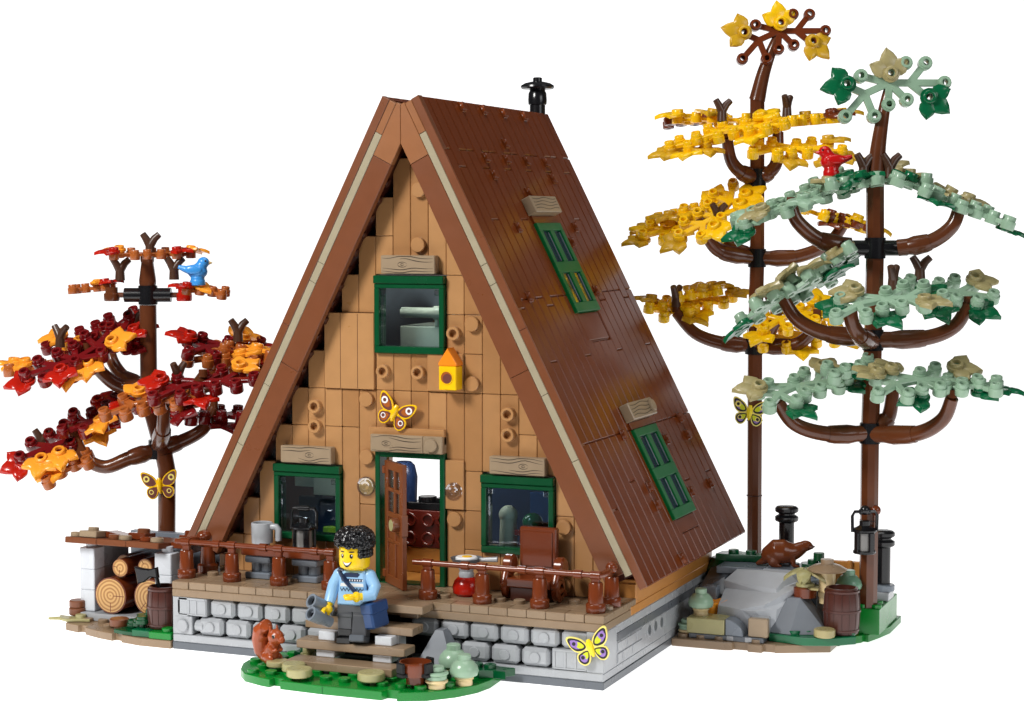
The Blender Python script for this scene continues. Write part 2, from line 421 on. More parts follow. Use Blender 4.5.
# roof: slope coordinates t (down from the ridge), y, and height off the slope
TH = math.atan2(24.15, 12.25)
def slope(side):
    d = Vector((math.cos(TH), 0, -math.sin(TH))); n = Vector((math.sin(TH), 0, math.cos(TH)))
    M = Matrix(((d.x, 0, n.x, 13.0), (d.y, 1, n.y, 0), (d.z, 0, n.z, 28.75), (0, 0, 0, 1)))
    if side < 0:
        M = Matrix.Translation((24, 0, 0)) @ Matrix.Diagonal((-1, 1, 1, 1)) @ M
    return M
def flipfix(mb):
    mb.f = [f[::-1] for f in mb.f]
def roof(side):
    S = slope(side); mb = MB()
    cuts = {}
    for k in range(18):
        y0 = 2.85 + k
        br = [0, 3.0 if k % 3 != 1 else 4.0] + ([rnd.choice([7, 8])] if k % 4 == 2 else []) + [11.5 + (0 if k % 4 else .5)] + ([15] if k % 5 == 1 else []) + [19.45] + ([rnd.choice([22, 23])] if k % 4 == 0 else []) + [27.08]
        if side > 0:
            if 11 <= 2.85 + k + .5 and y0 + .5 < 15: pass
        for a, b in zip(br, br[1:]):
            a2, b2 = a, b
            if side > 0 and 10.8 < y0 + .5 < 13.95:
                # room for the two dormer panels
                segs = [(a2, b2)]
                for w0, w1 in ((5.9, 14.3), (18.2, 25.5)):
                    ns = []
                    for p, q in segs:
                        if q <= w0 or p >= w1: ns.append((p, q))
                        else:
                            if p < w0: ns.append((p, w0))
                            if q > w1: ns.append((w1, q))
                    segs = ns
            else: segs = [(a2, b2)]
            for p, q in segs:
                if q - p > .05: mb.box(p + .006, q - .006, y0 + .012, y0 + .988, -.2, rnd.uniform(-.006, .006), 'roof_brown', b=.1, M=S)
    mb.box(.02, 27.06, 2.87, 20.83, -.44, -.21, 'reddish_brown', b=.02, M=S)
    if side > 0:
        for t0, t1, in ((5.9, 14.3), (18.2, 25.4)):
            mb.box(t0, t1, 10.87, 13.83, -.2, -.09, 'roof_brown', b=.01, M=S)
    for t, y in ((.39, 8.1), (.39, 11.1), (.45, 14.05), (.48, 17.15), (2.4, 12.1), (3.4, 8.1), (3.4, 11.1), (3.42, 14.1), (3.42, 17.2), (4.4, 8.1), (4.45, 17.15), (5.4, 12.1), (7.48, 8.1),
                 (7.5, 17.1), (8.43, 15.4), (11.42, 5.0), (11.42, 15.6), (19.56, 9.2), (22.6, 9.5), (23.6, 9.36), (19.6, 19.55), (20.65, 19.5), (23.66, 19.5), (23.67, 15.6), (20.53, 15.6), (26.65, 9.36)):
        y = 2.85 + (y - 2.85) * 18 / 19
        mb.box(t - .30, t + .30, y - .27, y + .27, -.03, .07, 'roof_brown', b=.03, M=S)
        mb.lathe([(.27, 0), (.27, .12), (.23, .17), (0, .17)], 'roof_brown', (t + .02, y, .05), 'Z', 14, S)
    if side < 0: flipfix(mb)
    r = part('roof_slope', mb, cabin)
    # dark inner thickness behind the gable boards
    mb = MB()
    inner = [(-.62, -.44), (27.0, -.44), (27.0, -1.78), (-1.0, -1.78)]
    Sx = slope(1)
    def w(t, n): return tuple((Sx @ Vector((t, 0, n))).to_3d())
    t_apex = 0
    P2 = []
    for t, n in ((.3, -.45), (26.3, -.45), (26.3, -1.80)):
        q = w(t, n); P2.append((q[0], q[2]))
    # inner line meets the centre plane
    q0 = Vector(w(0, -1.80)); dd = Vector((math.cos(TH), 0, -math.sin(TH))); k = (12.004 - q0.x) / dd.x; qa = q0 + dd * k
    P2.append((qa.x, qa.z)); q1 = Vector(w(0, -.45)); k = (12.004 - q1.x) / dd.x
    qb = q1 + dd * max(k, -.2) if k > 0 else None
    P2.append((12.004, 28.0))
    if side < 0: P2 = [(24 - a, c) for a, c in P2]
    mb.prism(P2, 0, 17.4, 'inner_brown', M=front(20.7), b=0)
    # small pips in rows on the face towards the gable wall
    if side < 0:
        S2 = slope(-1)
        for i in range(24):
            mb.lathe([(.22, 0), (.22, -.1), (.18, -.13), (0, -.13)], 'inner_brown', (4 + i, 3.72, -1.79), 'Z', 10, S2)
    part('roof_core', mb, cabin)
    # gable boards at the front
    bo = MB()
    lay = ((.0, 27.08, 0, -.445, 'trim_brown', 2.80),)
    def boards(t0, t1, n0, n1, mat, y0, y1):
        pts = []
        for t, n in ((t0, n0), (t1, n0), (t1, n1), (t0, n1)):
            q = w(t, n); pts.append((q[0], q[2]))
        # clip at the centre plane
        out = []
        for i in range(4):
            a, b = pts[i], pts[(i + 1) % 4]
            ina, inb = a[0] >= 12.006, b[0] >= 12.006
            if ina: out.append(a)
            if ina != inb:
                f = (12.006 - a[0]) / (b[0] - a[0]); out.append((12.006, a[1] + f * (b[1] - a[1])))
        if side < 0: out = [(24 - a, c) for a, c in out]
        bo.prism(out, 0, y1 - y0, mat, M=front(y1), b=.025)
    for a, b in ((0, 13.0), (13.02, 27.06)):
        boards(a, b, 0, -.44, 'trim_brown', 2.82, 3.3)
    for a, b in ((.02, 1.78),): boards(a, b, -.455, -.85, 'trim_light', 2.84, 3.3)
    for a, b in ((1.8, 9.2), (9.22, 10.3), (10.32, 16.4), (16.42, 20.0), (20.02, 26.2)): boards(a, b, -.455, -.85, 'tan_strip', 2.84, 3.3)
    for a, b in ((-.05, 2.9), (2.92, 14.9), (14.92, 26.0)): boards(a, b, -.865, -1.98, 'trim_light' if a < 1 else 'trim_brown', 2.85, 3.3)
    part('gable_board', bo, cabin)
    return r
roof_r = roof(1)
roof_l = roof(-1)
# ridge filler between the slopes
mb = MB(); mb.prism([(11.2, 28.4), (12.0, 27.95), (12.8, 28.4), (12.0, 27.3)], 0, 17.2, 'inner_brown', M=front(20.6), b=0)
part('ridge_beam', mb, cabin)

# gable wall of upright planks
WIN = ((10, 14, 15.6, 19.62), (4, 8, 5.55, 9.6), (16, 20, 5.55, 9.6), (10, 14, 3.2, 10.5))
mb = MB()
def inner_z(x):                              # roof underside height at x
    xx = x if x >= 12 else 24 - x
    return 28.75 - (xx - 12.85 + 2.05) * 1.971
for k in range(1, 23):
    kk = k if k < 12 else 23 - k
    top = 2 * kk + 3.65
    cuts = sorted({3.6, 5.6, 7.62, 9.65, 11.65, 13.65, 15.65, 17.65, 19.65, 21.65, 23.65, top})
    cuts = [z for z in cuts if z <= top + .01]
    rk = random.Random(k * 13 + 5)
    keep = [cuts[0]]
    for z in cuts[1:-1]:
        if abs(z - 7.62) < .01 and k in (9, 14, 15, 20, 21): keep.append(z)
        elif abs(z - 13.65) < .01: keep.append(z)
        elif abs(z - 17.65) < .01 and k in (8, 9, 14, 15, 10, 11): keep.append(z)
        elif abs(z - 19.65) < .01 and k in (10, 11, 12, 13): keep.append(z)
        elif rk.random() < .25: keep.append(z)
    if top > cuts[0]: keep.append(top)
    mb.box(k, k + 1, 4.57, 4.66, top - .5, top + 2.3, 'black', b=0)  # black backing sheet paints the dark of the interior behind the stepped gaps
    for z0, z1 in zip(keep, keep[1:]):
        segs = [(z0, z1)]
        for a, b, c, d in WIN:
            if a <= k < b:
                ns = []
                for p, q in segs:
                    if q <= c or p >= d: ns.append((p, q))
                    else:
                        if p < c: ns.append((p, c))
                        if q > d: ns.append((d, q))
                segs = ns
        for p, q in segs:
            if q - p > .08: mb.box(k + .012, k + .988, 4.0 + rk.uniform(-.012, .012), 4.55, p + .012, q - .012, rk.choice(['nougat', 'nougat', 'nougat_light', 'nougat_dark']), b=.03)
# blocking behind the planks
for (x0, x1, z0, z1) in ((1.5, 3.98, 3.6, 6.5), (20.02, 22.5, 3.6, 6.5), (8.02, 9.98, 3.6, 17.0), (14.02, 15.98, 3.6, 17.0), (4.0, 8, 3.6, 5.5), (16, 20, 3.6, 5.5), (4.0, 8, 9.65, 11), (16, 20, 9.65, 11), (10.0, 14, 10.55, 15.5), (6, 8, 11, 13), (16, 18, 11, 13), (10.2, 13.8, 19.7, 22)):
    mb.box(x0, x1, 4.5, 4.7, z0, z1, 'inner_brown', b=.0)
# raised plates on the wall
mb.box(13.0, 15.0, 3.82, 3.985, 13.72, 15.66, 'nougat', b=.03); mb.box(7.05, 9.95, 3.84, 3.985, 13.67, 17.64, 'nougat_light', b=.03)
for x in (8, 9): mb.box(x - .012, x + .012, 3.835, 3.86, 13.7, 17.6, 'inner_brown', b=0)
mb.box(9.7, 14.0, 3.70, 3.985, 10.95, 11.75, 'nougat', b=.03)
mb.box(13.98, 15.02, 3.84, 3.985, 7.66, 10.2, 'nougat', b=.03)
for x, z in ((15.5, 17.2), (15.5, 14.15), (9.5, 13.15), (12.5, 21.2), (9.5, 10.13), (14.5, 7.15), (20.5, 7.1), (20.5, 4.15), (12.55, 24.0)):
    mb.cyl((x, 4.0, z), .39, .26, 'nougat', 'Y', seg=22, b=.03)
for x, z in ((14.5, 16.7), (10.5, 14.65), (12.5, 14.65), (6.5, 12.68), (6.5, 11.63), (17.5, 12.68), (17.5, 11.63)):
    mb.ring((x, 4.0, z), .36, .21, .36, 'nougat_light', 'Y', depth=.3)
    mb.cyl((x, 4.02, z), .2, .07, 'inner_brown', 'Y', seg=12)
part('front_wall', mb, cabin)
# back wall: opening behind the door; right side and loft left open for light
mb = MB()
for x0, x1, z0, z1 in ((1.5, 3.9, 3.6, 9), (3.9, 7.4, 3.6, 4.9), (3.9, 7.4, 9.9, 12.5), (7.4, 22.5, 3.6, 6), (7.4, 15.0, 6, 12.5), (6.0, 9.5, 12.5, 17), (8, 16, 19, 21), (10, 14, 21, 24.5)):
    mb.box(x0, x1, 18.0, 18.5, z0, z1, 'nougat_dark', b=.0)
part('back_wall', mb, cabin)
mb = MB(); mb.box(1, 23, 4.75, 17.95, 3.25, 3.62, 'oak', b=.02); part('inner_floor', mb, cabin)
mb = MB(); mb.box(6.5, 17.5, 4.75, 17.9, 13.6, 14.0, 'inner_brown', b=.02); part('loft_floor', mb, cabin)

def grain(mb, x0, x1, z0, z1, y, seed, knot):
    rr = random.Random(seed); h = z1 - z0
    kx = x0 + (x1 - x0) * knot; kz = (z0 + z1) / 2
    def rib(pts, wd):
        vs = []; fs = []
        for i, (x, z) in enumerate(pts):
            t = wd * (math.sin(math.pi * (i + .3) / (len(pts) - .4)) * .8 + .2)
            vs += [(x, y, z - t), (x, y, z + t)]
        for i in range(len(pts) - 1): fs.append([2 * i, 2 * i + 2, 2 * i + 3, 2 * i + 1])
        mb.add(vs, fs, 'wood_print')
    for f, sgn in ((.16, -1), (.32, -1), (.68, 1), (.86, 1)):
        a, b = rr.choice([(0.02, .6), (.02, .98), (.35, .98), (0.02, .98)])
        pts = []
        for i in range(13):
            x = x0 + (x1 - x0) * (a + (b - a) * i / 12)
            bump = math.exp(-((x - kx) / .5) ** 2) * .12 * sgn
            pts.append((x, min(z1 - .05, max(z0 + .05, z0 + h * f + bump + .035 * math.sin(x * 3 + seed)))))
        rib(pts, .022)
    for r in (.1, .26):
        rib([(kx + r * math.cos(a * math.pi / 8), kz + r * .5 * math.sin(a * math.pi / 8)) for a in range(17)], .02)
# lintels
def lintel(x0, x1, z0, z1, seed, knot, stud=None):
    mb = MB(); y = 3.46
    if stud:
        mb.box(x0, stud - .5, y, 3.99, z0, z1, 'plank_tan', b=.04); mb.box(stud - .49, x1, y, 3.99, z0, z1, 'plank_tan', b=.04)
        mb.cyl((stud, y, (z0 + z1) / 2), .34, .17, 'plank_tan', 'Y', seg=18); grain(mb, x0 + .04, stud - .52, z0, z1, y - .004, seed, knot)
    else:
        mb.box(x0, x1, y, 3.99, z0, z1, 'plank_tan', b=.04); grain(mb, x0 + .04, x1 - .04, z0, z1, y - .004, seed, knot)
    part('lintel', mb, cabin)
lintel(10.55, 13.6, 19.72, 20.66, 3, .4); lintel(4.6, 7.6, 9.68, 10.58, 5, .58); lintel(16.6, 19.62, 9.66, 10.56, 8, .62); lintel(9.9, 14.0, 10.5, 11.4, 12, .3, 13.4)

# windows on the gable
def window(x0, z0):
    f = MB(); g = 'dark_green'; x1 = x0 + 4; z1 = z0 + 4.02
    f.box(x0 + .01, x1 - .01, 3.62, 4.6, z1 - .42, z1, g, b=.04)
    f.box(x0 + .02, x1 - .02, 3.72, 4.6, z0, z0 + .36, g, b=.04); f.box(x0 + .02, x1 - .02, 3.72, 4.6, z1 - .66, z1 - .43, g, b=.03)
    f.box(x0 + .02, x0 + .3, 3.72, 4.6, z0 + .36, z1 - .66, g, b=.03); f.box(x1 - .3, x1 - .02, 3.72, 4.6, z0 + .36, z1 - .66, g, b=.03)
    w = part('window', f, cabin)
    p = MB(); p.box(x0 + .3, x1 - .3, 3.95, 4.02, z0 + .36, z1 - .66, 'pane', b=.01)
    for sx in (x0 + .36, x1 - .62): p.box(sx, sx + .26, 3.86, 3.95, z1 - 1.0, z1 - .72, 'clear', b=.03); 
    p.box(x0 + .36, x0 + .46, 3.88, 3.95, z0 + .5, z1 - 1.1, 'clear', b=.02)
    part('pane', p, w)
window(10, 15.6); window(4, 5.55); window(16, 5.55)
# door frame and leaf
f = MB(); g = 'dark_green'
f.box(10.02, 10.3, 3.75, 4.6, 3.6, 10.5, g, b=.03); f.box(13.7, 13.98, 3.75, 4.6, 3.6, 10.5, g, b=.03); f.box(10.3, 13.7, 3.75, 4.6, 10.2, 10.5, g, b=.03); f.box(10.3, 13.7, 3.75, 4.6, 3.5, 3.66, g, b=.02)
part('door_frame', f, cabin)
ang = math.atan2(1.95 - 3.85, 12.6 - 10.68)
D = Matrix.Translation((10.68, 3.82, 3.66)) @ Matrix.Rotation(ang, 4, 'Z')
f = MB(); f.M = D; W_, H_ = 2.68, 6.4
for x0, x1, z0, z1 in ((0, .45, 0, H_), (W_ - .45, W_, 0, H_), (.45, W_ - .45, 0, .5), (.45, W_ - .45, H_ - .45, H_), (.45, W_ - .45, 3.5, 3.8), (.45, W_ - .45, 4.85, 5.05), (1.35, 1.6, 3.8, H_ - .45), (.45, W_ - .45, 2.2, 2.4), (1.35, 1.6, .5, 3.5)):
    f.box(x0, x1, -.13, .13, z0, z1, 'door_brown', b=.03)
for x0, x1 in ((.44, 1.36), (1.59, W_ - .44)): f.box(x0, x1, -.06, .06, .49, 3.51, 'door_brown', b=.0)
for z in (.5, H_ - .5): f.cyl((0, -.1, z - .2), .16, .4, 'door_brown', seg=12)
door = part('door', f, cabin)
k = MB(); k.M = D; k.cyl((W_ - .55, -.13, 3.3), .36, .4, 'trim_brown', 'Y', seg=20, b=.06); k.cyl((W_ - .55, -.53, 3.3), .3, .03, 'olive', 'Y', seg=18, b=.01); k.cyl((W_ - .55, .33, 3.3), .22, .2, 'trim_brown', 'Y', seg=14); k.box(W_ - .9, W_ + .05, -.18, .18, 2.75, 3.85, 'door_brown', b=.03)
part('handle', k, door)
for x0, x1, z0, z1 in ((.45, 1.35, 3.8, 4.85), (1.6, W_ - .45, 3.8, 4.85), (.45, 1.35, 5.05, H_ - .45), (1.6, W_ - .45, 5.05, H_ - .45)):
    q = MB(); q.M = D; q.box(x0, x1, -.03, .03, z0, z1, 'pane', b=.0); part('pane', q, door)
# clear round lamps beside the door
for x in (9.42, 14.46):
    q = MB(); q.lathe([(0, 0), (.52, 0), (.52, .12), (.46, .18), (.36, .15), (.3, .24), (.18, .22), (.12, .3), (0, .3)], 'clear', (x, 3.99, 8.58), 'Y', 24)
    q.cyl((x, 4.0, 8.58), .44, .06, 'beak_tan', 'Y', seg=20)
    part('wall_lamp', q, cabin)
# roof windows
def dormer(t0, t1, y0, y1, lt0, lt1, ly0, ly1, knob):
    S = slope(1); f = MB(); tm = (t0 + t1) / 2; ym = (y0 + y1) / 2
    rails = [(t0, t0 + .45), (tm - .32, tm + .32), (t1 - .55, t1)]; sty = [(y0, y0 + .45), (ym - .3, ym + .3), (y1 - .45, y1)]
    for a, b in rails: f.box(a, b, y0, y1, -.15, .2, 'dormer_green', b=.03, M=S)
    for (a, b), (c, d) in ((rails[0], rails[1]), (rails[1], rails[2])):
        for p, q in sty: f.box(b, c, p, q, -.15, .2, 'dormer_green', b=.03, M=S)
    wn = part('window', f, cabin)
    for (a, b), (c, d) in ((rails[0], rails[1]), (rails[1], rails[2])):
        for (p, q), (r_, s_) in ((sty[0], sty[1]), (sty[1], sty[2])):
            g_ = MB(); g_.box(b, c, q, r_, -.08, .05, 'navy_dark', b=.0, M=S); g_.box(b + .04, c - .04, q + .05, r_ - .05, .055, .075, 'pane', b=.0, M=S)
            g_.box(b + .08, c - .08, r_ - .12, r_ - .06, .07, .11, 'mid_grey', b=.01, M=S)
            part('pane', g_, wn)
    f = MB()
    f.box(lt0, lt1, ly0, ly1, .0, .55, 'plank_tan', b=.04, M=S)
    T2 = S @ Matrix(((0, 0, 1, lt1 + .0), (1, 0, 0, 0), (0, 1, 0, 0), (0, 0, 0, 1)))
    # printed grain on the outer face
    rr = random.Random(int(t0))
    for i in range(4):
        tt = lt0 + .15 + .2 * i
        pts = [(ly0 + .2 + (ly1 - ly0 - .4) * j / 10, tt + .05 * math.sin(j * .9 + i)) for j in range(11)]
        vs = []; fs = []
        for y, t in pts: vs += [(t - .022, y, .554), (t + .022, y, .554)]
        for j in range(10): fs.append([2 * j, 2 * j + 1, 2 * j + 3, 2 * j + 2])
        f.add(vs, fs, 'wood_print', S)
    if knob: f.cyl(((lt0 + lt1) / 2, ly1 - .5, .55), .34, .17, 'plank_tan', M=S)
    part('lintel', f, cabin)
    f = MB(); f.box(t1 + .03, t1 + (.8 if t0 > 15 else 1.6), y0 + .2, y1 - .2, -.1, .01, 'roof_brown', b=.03, M=S); part('roof_panel', f, cabin); f = MB(); f.box(lt1 + .02, t0 - .02, y0 + .05, y1 - .1, -.1, .1, 'roof_brown', b=.02, M=S); part('roof_panel', f, cabin)
dormer(7.3, 12.6, 10.2, 13.8, 5.85, 6.82, 10.05, 13.9, False)
dormer(19.5, 24.7, 10.25, 14.0, 18.1, 19.06, 10.1, 14.0, True)
# chimney
f = MB(); cx, cy = 12.6, 20.2
f.lathe([(0, 26.6), (.46, 26.6), (.46, 29.2), (.54, 29.24), (.56, 29.5), (.53, 29.9), (.46, 30.02), (.46, 30.1), (.92, 30.14), (1.0, 30.24), (.98, 30.34), (.75, 30.48), (.4, 30.56), (.27, 30.58), (.27, 30.78), (.2, 30.82), (0, 30.82)], 'black', (cx, cy, 0), 'Z', 28)
part('chimney', f, cabin)
# porch railing
def rail(posts, z, xa, xb, y, side=None):
    g = MB()
    g.tube([(xa, y, z), (xb, y, z)], .145, 'reddish_brown', 16)
    for x in posts:
        g.tube([(x - .24, y, z), (x + .24, y, z)], .215, 'reddish_brown', 16)
        g.box(x - .2, x + .2, y - .12, y + .12, z - .55, z, 'reddish_brown', b=.04)
    for x in posts[1:]: g.tube([(x - 1.1, y, z), (x - .7, y, z)], .21, 'reddish_brown', 16)
    if side:
        g.tube([(xb - .1, y, z), (xb + .05, y + .25, z), (xb, y + side, z)], .165, 'reddish_brown', 12)
        g.ball((xb, y + side, z + .1), (.3, .36, .3), 'reddish_brown')
    r = part('railing', g, cabin)
    pl = [(x, y) for x in posts] + ([(xb, y + side)] if side else [])
    for x, yy in pl:
        q = MB(); q.lathe([(0, 3.6), (.46, 3.6), (.48, 3.64), (.48, 4.0), (.45, 4.04), (.38, 4.08), (.345, 5.0), (.31, 5.06), (0, 5.06)], 'reddish_brown', (x, yy, 0), 'Z', 20)
        part('post', q, r)
rail((.2, 2.95, 5.75, 8.75), 5.5, -.45, 8.95, 1.15)
rail((14.4, 17.35, 20.4, 23.3), 5.4, 13.6, 23.5, .8, side=1.75)
# left return post
q = MB(); q.lathe([(0, 3.6), (.55, 3.6), (.55, 4.0), (.41, 4.1), (.37, 5.0), (0, 5.06)], 'reddish_brown', (.4, 2.95, 0), 'Z', 20); q.ball((.3, 2.8, 5.6), (.4, .5, .3), 'reddish_brown'); q.tube([(-.2, 1.2, 5.5), (.2, 2.8, 5.5)], .165, 'reddish_brown')
part('railing_post', q, cabin)

# ------------------------------------------------------------------ things on and in front of the porch
# steps
mb = MB()
st = thing('porch_steps', (11.9, -2.4, .4), 'three open tan plank steps on white blocks leading up to the porch', 'steps')
for z, y0, y1, x0, x1 in ((2.65, -1.95, -.7, 8.95, 14.85), (1.8, -2.8, -1.6, 8.9, 14.82), (1.0, -3.75, -2.5, 8.85, 14.6)):
    q = MB(); q.box(x0, x1, y0, y1, z - .4, z, 'dark_tan_light', b=.035); part('tread', q, st)
q = MB()
for x in (9.9, 13.0): q.box(x, x + 1, -2.6, -1.75, 1.0, 1.4, 'pale_grey'); q.box(x, x + 1, -1.75, -.9, 1.0, 2.25, 'pale_grey'); q.box(x + .05, x + .95, -2.45, -1.65, 1.8, 2.25, 'pale_grey')
for x in (9.3, 13.4): q.box(x, x + .95, -3.5, -2.6, .4, .6, 'plank_tan')
q.box(9.6, 14, -.9, -.2, .8, 2.2, 'black')
part('riser_block', q, st)

# green base in front
def rounded_plate(pts, z0, z1, mat, studs, smat=None):
    m = MB(); m.prism(pts, z0, z1, mat, b=.03)
    for x, y in studs: m.stud(x, y, z1, smat or mat)
    return m
gp = [(5.9, -2.3), (6.0, -3.0), (6.5, -4.1), (7.2, -4.9), (8.3, -5.35), (8.9, -5.5), (8.95, -5.1), (9.5, -5.15), (9.55, -5.6), (11.9, -5.75), (15.0, -5.7), (15.1, -5.2), (15.7, -5.2), (15.75, -5.6), (17, -5.0), (18, -3.9), (18.6, -2.7), (18.8, -1.6), (18.7, -.08), (6.6, -.08), (6.0, -1.3)]
ss = [(6.5 + i, -.6 - j) for i in range(13) for j in range(6)]
def inside(x, y, pts, r=.38):
    def pin(x, y):
        c = False
        for i in range(len(pts)):
            (x1, y1), (x2, y2) = pts[i], pts[i - 1]
            if (y1 > y) != (y2 > y) and x < (x2 - x1) * (y - y1) / (y2 - y1) + x1: c = not c
        return c
    return all(pin(x + a, y + b) for a, b in ((r, 0), (-r, 0), (0, r), (0, -r)))
ss = [(x, y) for x, y in ss if inside(x, y, gp) and not (9.2 < x < 14.6 and y > -3.6)]
m = rounded_plate(gp, 0, .42, 'bright_green', ss); m.box(11.895, 11.91, -5.77, -5.6, .02, .4, 'dark_green', b=0)
solo('green_baseplate', m, (12, -2.5, 0), 'bright green studded base plate with rounded ends in front of the porch', 'base plate', local=False)
# wedge rock beside the steps
m = MB()
def wedge(m, b, t, z0, z1, mat):
    n = len(b); vs = [(x, y, z0) for x, y in b] + [(x, y, z1) for x, y in t]
    fs = [list(range(n))[::-1], list(range(n, 2 * n))] + [[i, (i + 1) % n, n + (i + 1) % n, n + i] for i in range(n)]
    m.add(vs, fs, mat)
wedge(m, [(14.7, -1.9), (17.1, -1.9), (17.1, -.1), (14.7, -.1)], [(15.5, -.7), (15.9, -.7), (15.9, -.1), (15.5, -.1)], .42, 2.4, 'rock_grey')
solo('wedge_rock', m, (15.9, -1.1, .42), 'grey sloped rock wedge between the porch steps and green mushrooms', 'rock', local=False, sharp=10)
# dark green leafy plate by the base
def leaf_plate(name, pts, z, studs, loc, label, mat='dark_green', rot=0, group=None, h=.4):
    m = MB(); m.prism(pts, z, z + h, mat)
    for x, y in studs: m.stud(x, y, z + h, mat)
    return solo(name, m, loc, label, 'plant', group, local=True, rotz=rot)
leaf_plate('leaf_plant', [(-1.1, -.3), (-.3, -.7), (.3, -.35), (1.0, -.5), (.7, .0), (1.1, .5), (.3, .5), (-.2, .8), (-1.1, .4)], 0, [(-.7, 0), (0, 0)], (18.5, -.9, .42), 'flat dark green leafy plant at the right end of the bright green base')
leaf_plate('leaf_plant', [(-.8, -.3), (-.2, -.5), (.3, -.35), (.8, -.4), (.6, .1), (.8, .45), (.1, .5), (-.8, .35)], 0, [(-.3, 0), (.4, 0)], (8.75, -1.0, .42), 'small dark green leafy plant in the shade left of the steps')
leaf_plate('leaf_plant', [(-.8, -.3), (-.2, -.5), (.3, -.35), (.8, -.4), (.6, .1), (.8, .45), (.1, .5), (-.8, .35)], 0, [(-.3, 0), (.4, 0)], (16.2, -2.6, .42), 'small dark green leafy plant behind the bowl on the fire ring')
# round tan stepping stones
def disc(loc, r, h, label, mat='olive', group='round tan stones on the green base', name='round_stone', cat='stone'):
    m = MB(); m.cyl((0, 0, 0), r, h, mat, seg=24, b=.05); return solo(name, m, loc, label, cat, group)
disc((10.35, -5.15, .62), .62, .4, 'nearest round tan stone, left end of the green base below the bottom step')
disc((9.55, -4.25, .62), .58, .38, 'round tan stone behind the nearest one, left of the bottom step')
disc((13.9, -4.55, .62), .66, .4, 'round tan stone between the bottom step and the bowl')
disc((8.35, -3.7, .62), .55, .3, 'round tan stone beneath the squirrel', mat='khaki')
m = MB(); m.cyl((0, 0, 0), .42, .5, 'olive', seg=18); m.cyl((0, 0, .5), .3, .25, 'olive', seg=16)
solo('stump', m, (9.0, -1.7, .42), 'small olive round stump behind the squirrel, left of the steps', 'stump')
# bowl on a fire ring
b_ = thing('campfire_bowl', (16.1, -4.3, .62), 'brown bowl held over a black four-armed fire stand on the green base', 'bowl')
m = MB(); m.lathe([(.0, 0), (.45, 0), (.45, .35), (.36, .4)], 'reddish_brown', (0, 0, 0), 'Z', 20); part('base', m, b_, local=True)
m = MB(); m.lathe([(.5, .35), (.72, .4), (.8, .72), (.76, 1.05), (.7, 1.05), (.66, .78), (0, .66)], 'reddish_brown', (0, 0, 0), 'Z', 24); part('bowl', m, b_, local=True)
m = MB()
m.cyl((0, 0, .38), .62, .2, 'black', seg=20)
for k in range(4):
    a = R(45 + 90 * k + 22); T = Matrix.Rotation(a, 4, 'Z'); m.box(.55, 1.0, -.24, .24, .4, .6, 'iron_black', M=T, b=.04); m.box(.84, 1.02, -.24, .24, .6, 1.1, 'iron_black', M=T, b=.04)
part('stand', m, b_, local=True)
# mushrooms
def mushroom(loc, s, label, group='big sage mushrooms', cap='sage'):
    t = thing('mushroom', loc, label, 'mushroom', group)
    m = MB(); m.lathe([(0, 0), (.46, 0), (.44, .3), (.52, .36), (.5, .5), (0, .5)], 'tan', (0, 0, 0), 'Z', 22); part('stem', m, t, local=True)
    m = MB(); m.lathe([(0, .48), (.5, .46), (.72, .58), (.78, .82), (.7, 1.12), (.5, 1.38), (.36, 1.46), (.36, 1.74), (.32, 1.78), (0, 1.78)], cap, (0, 0, 0), 'Z', 26); part('cap', m, t, local=True)
    t.scale = (s * .9, s * .9, s * .82); return t
mushroom((18.0, -2.9, .42), 1.0, 'front one of the two plump sage mushrooms on the bright green base')
mushroom((16.75, -1.35, .42), 1.05, 'back one of the two plump sage mushrooms, against the stone wall by the wedge rock')
def sprout(loc, label):
    t = thing('round_sprout', loc, label, 'plant', 'stacked tan and sage sprouts')
    m = MB(); m.cyl((0, 0, 0), .42, .28, 'tan', seg=20); m.cyl((0, 0, .28), .55, .16, 'tan', seg=20, b=.05); part('stem', m, t, local=True)
    m = MB(); m.cyl((0, 0, .44), .5, .22, 'sage', seg=20); m.cyl((0, 0, .66), .58, .16, 'sage', seg=20, b=.05); m.cyl((0, 0, .82), .36, .25, 'sage', seg=18); part('cap', m, t, local=True)
    return t
sprout((17.1, -4.1, .42), 'small stacked sage and tan sprout right of the bowl on the green base')
sprout((24.6, 11.55, .4), 'small stacked sage and tan sprout against the right side wall of the cabin').scale = (.85, .85, .85)

# table with grey pedestals, mug and lantern
t = thing('porch_table', (5.2, 2.7, 3.6), 'long brown table top on two grey pedestals under the left window', 'table')
m = MB(); m.box(3.0, 7.7, 2.0, 3.4, 4.85, 5.22, 'reddish_brown', b=.04); part('table_top', m, t)
for x in (3.9, 6.7):
    m = MB(); m.box(x - .75, x + .75, 2.1, 3.3, 3.6, 3.95, 'mid_grey', b=.06); m.box(x - .75, x + .75, 2.1, 3.3, 4.45, 4.82, 'mid_grey', b=.06); m.cyl((x - .3, 2.7, 3.95), .32, .5, 'mid_grey'); m.cyl((x + .3, 2.7, 3.95), .32, .5, 'mid_grey'); part('pedestal', m, t)
t = thing('mug', (3.95, 2.6, 5.22), 'large light grey mug on the brown porch table', 'mug')
m = MB(); m.lathe([(0, 0), (.4, 0), (.4, .22), (.56, .26), (.58, 1.3), (.52, 1.34), (.48, 1.3), (.46, .4), (0, .36)], 'light_grey', (0, 0, 0), 'Z', 26); part('cup', m, t, local=True)
m = MB(); m.tube([(.5, 0, 1.14), (.86, 0, 1.14), (.98, 0, 1.0), (.98, 0, .42)], .17, 'light_grey', 12); part('handle', m, t, local=True)
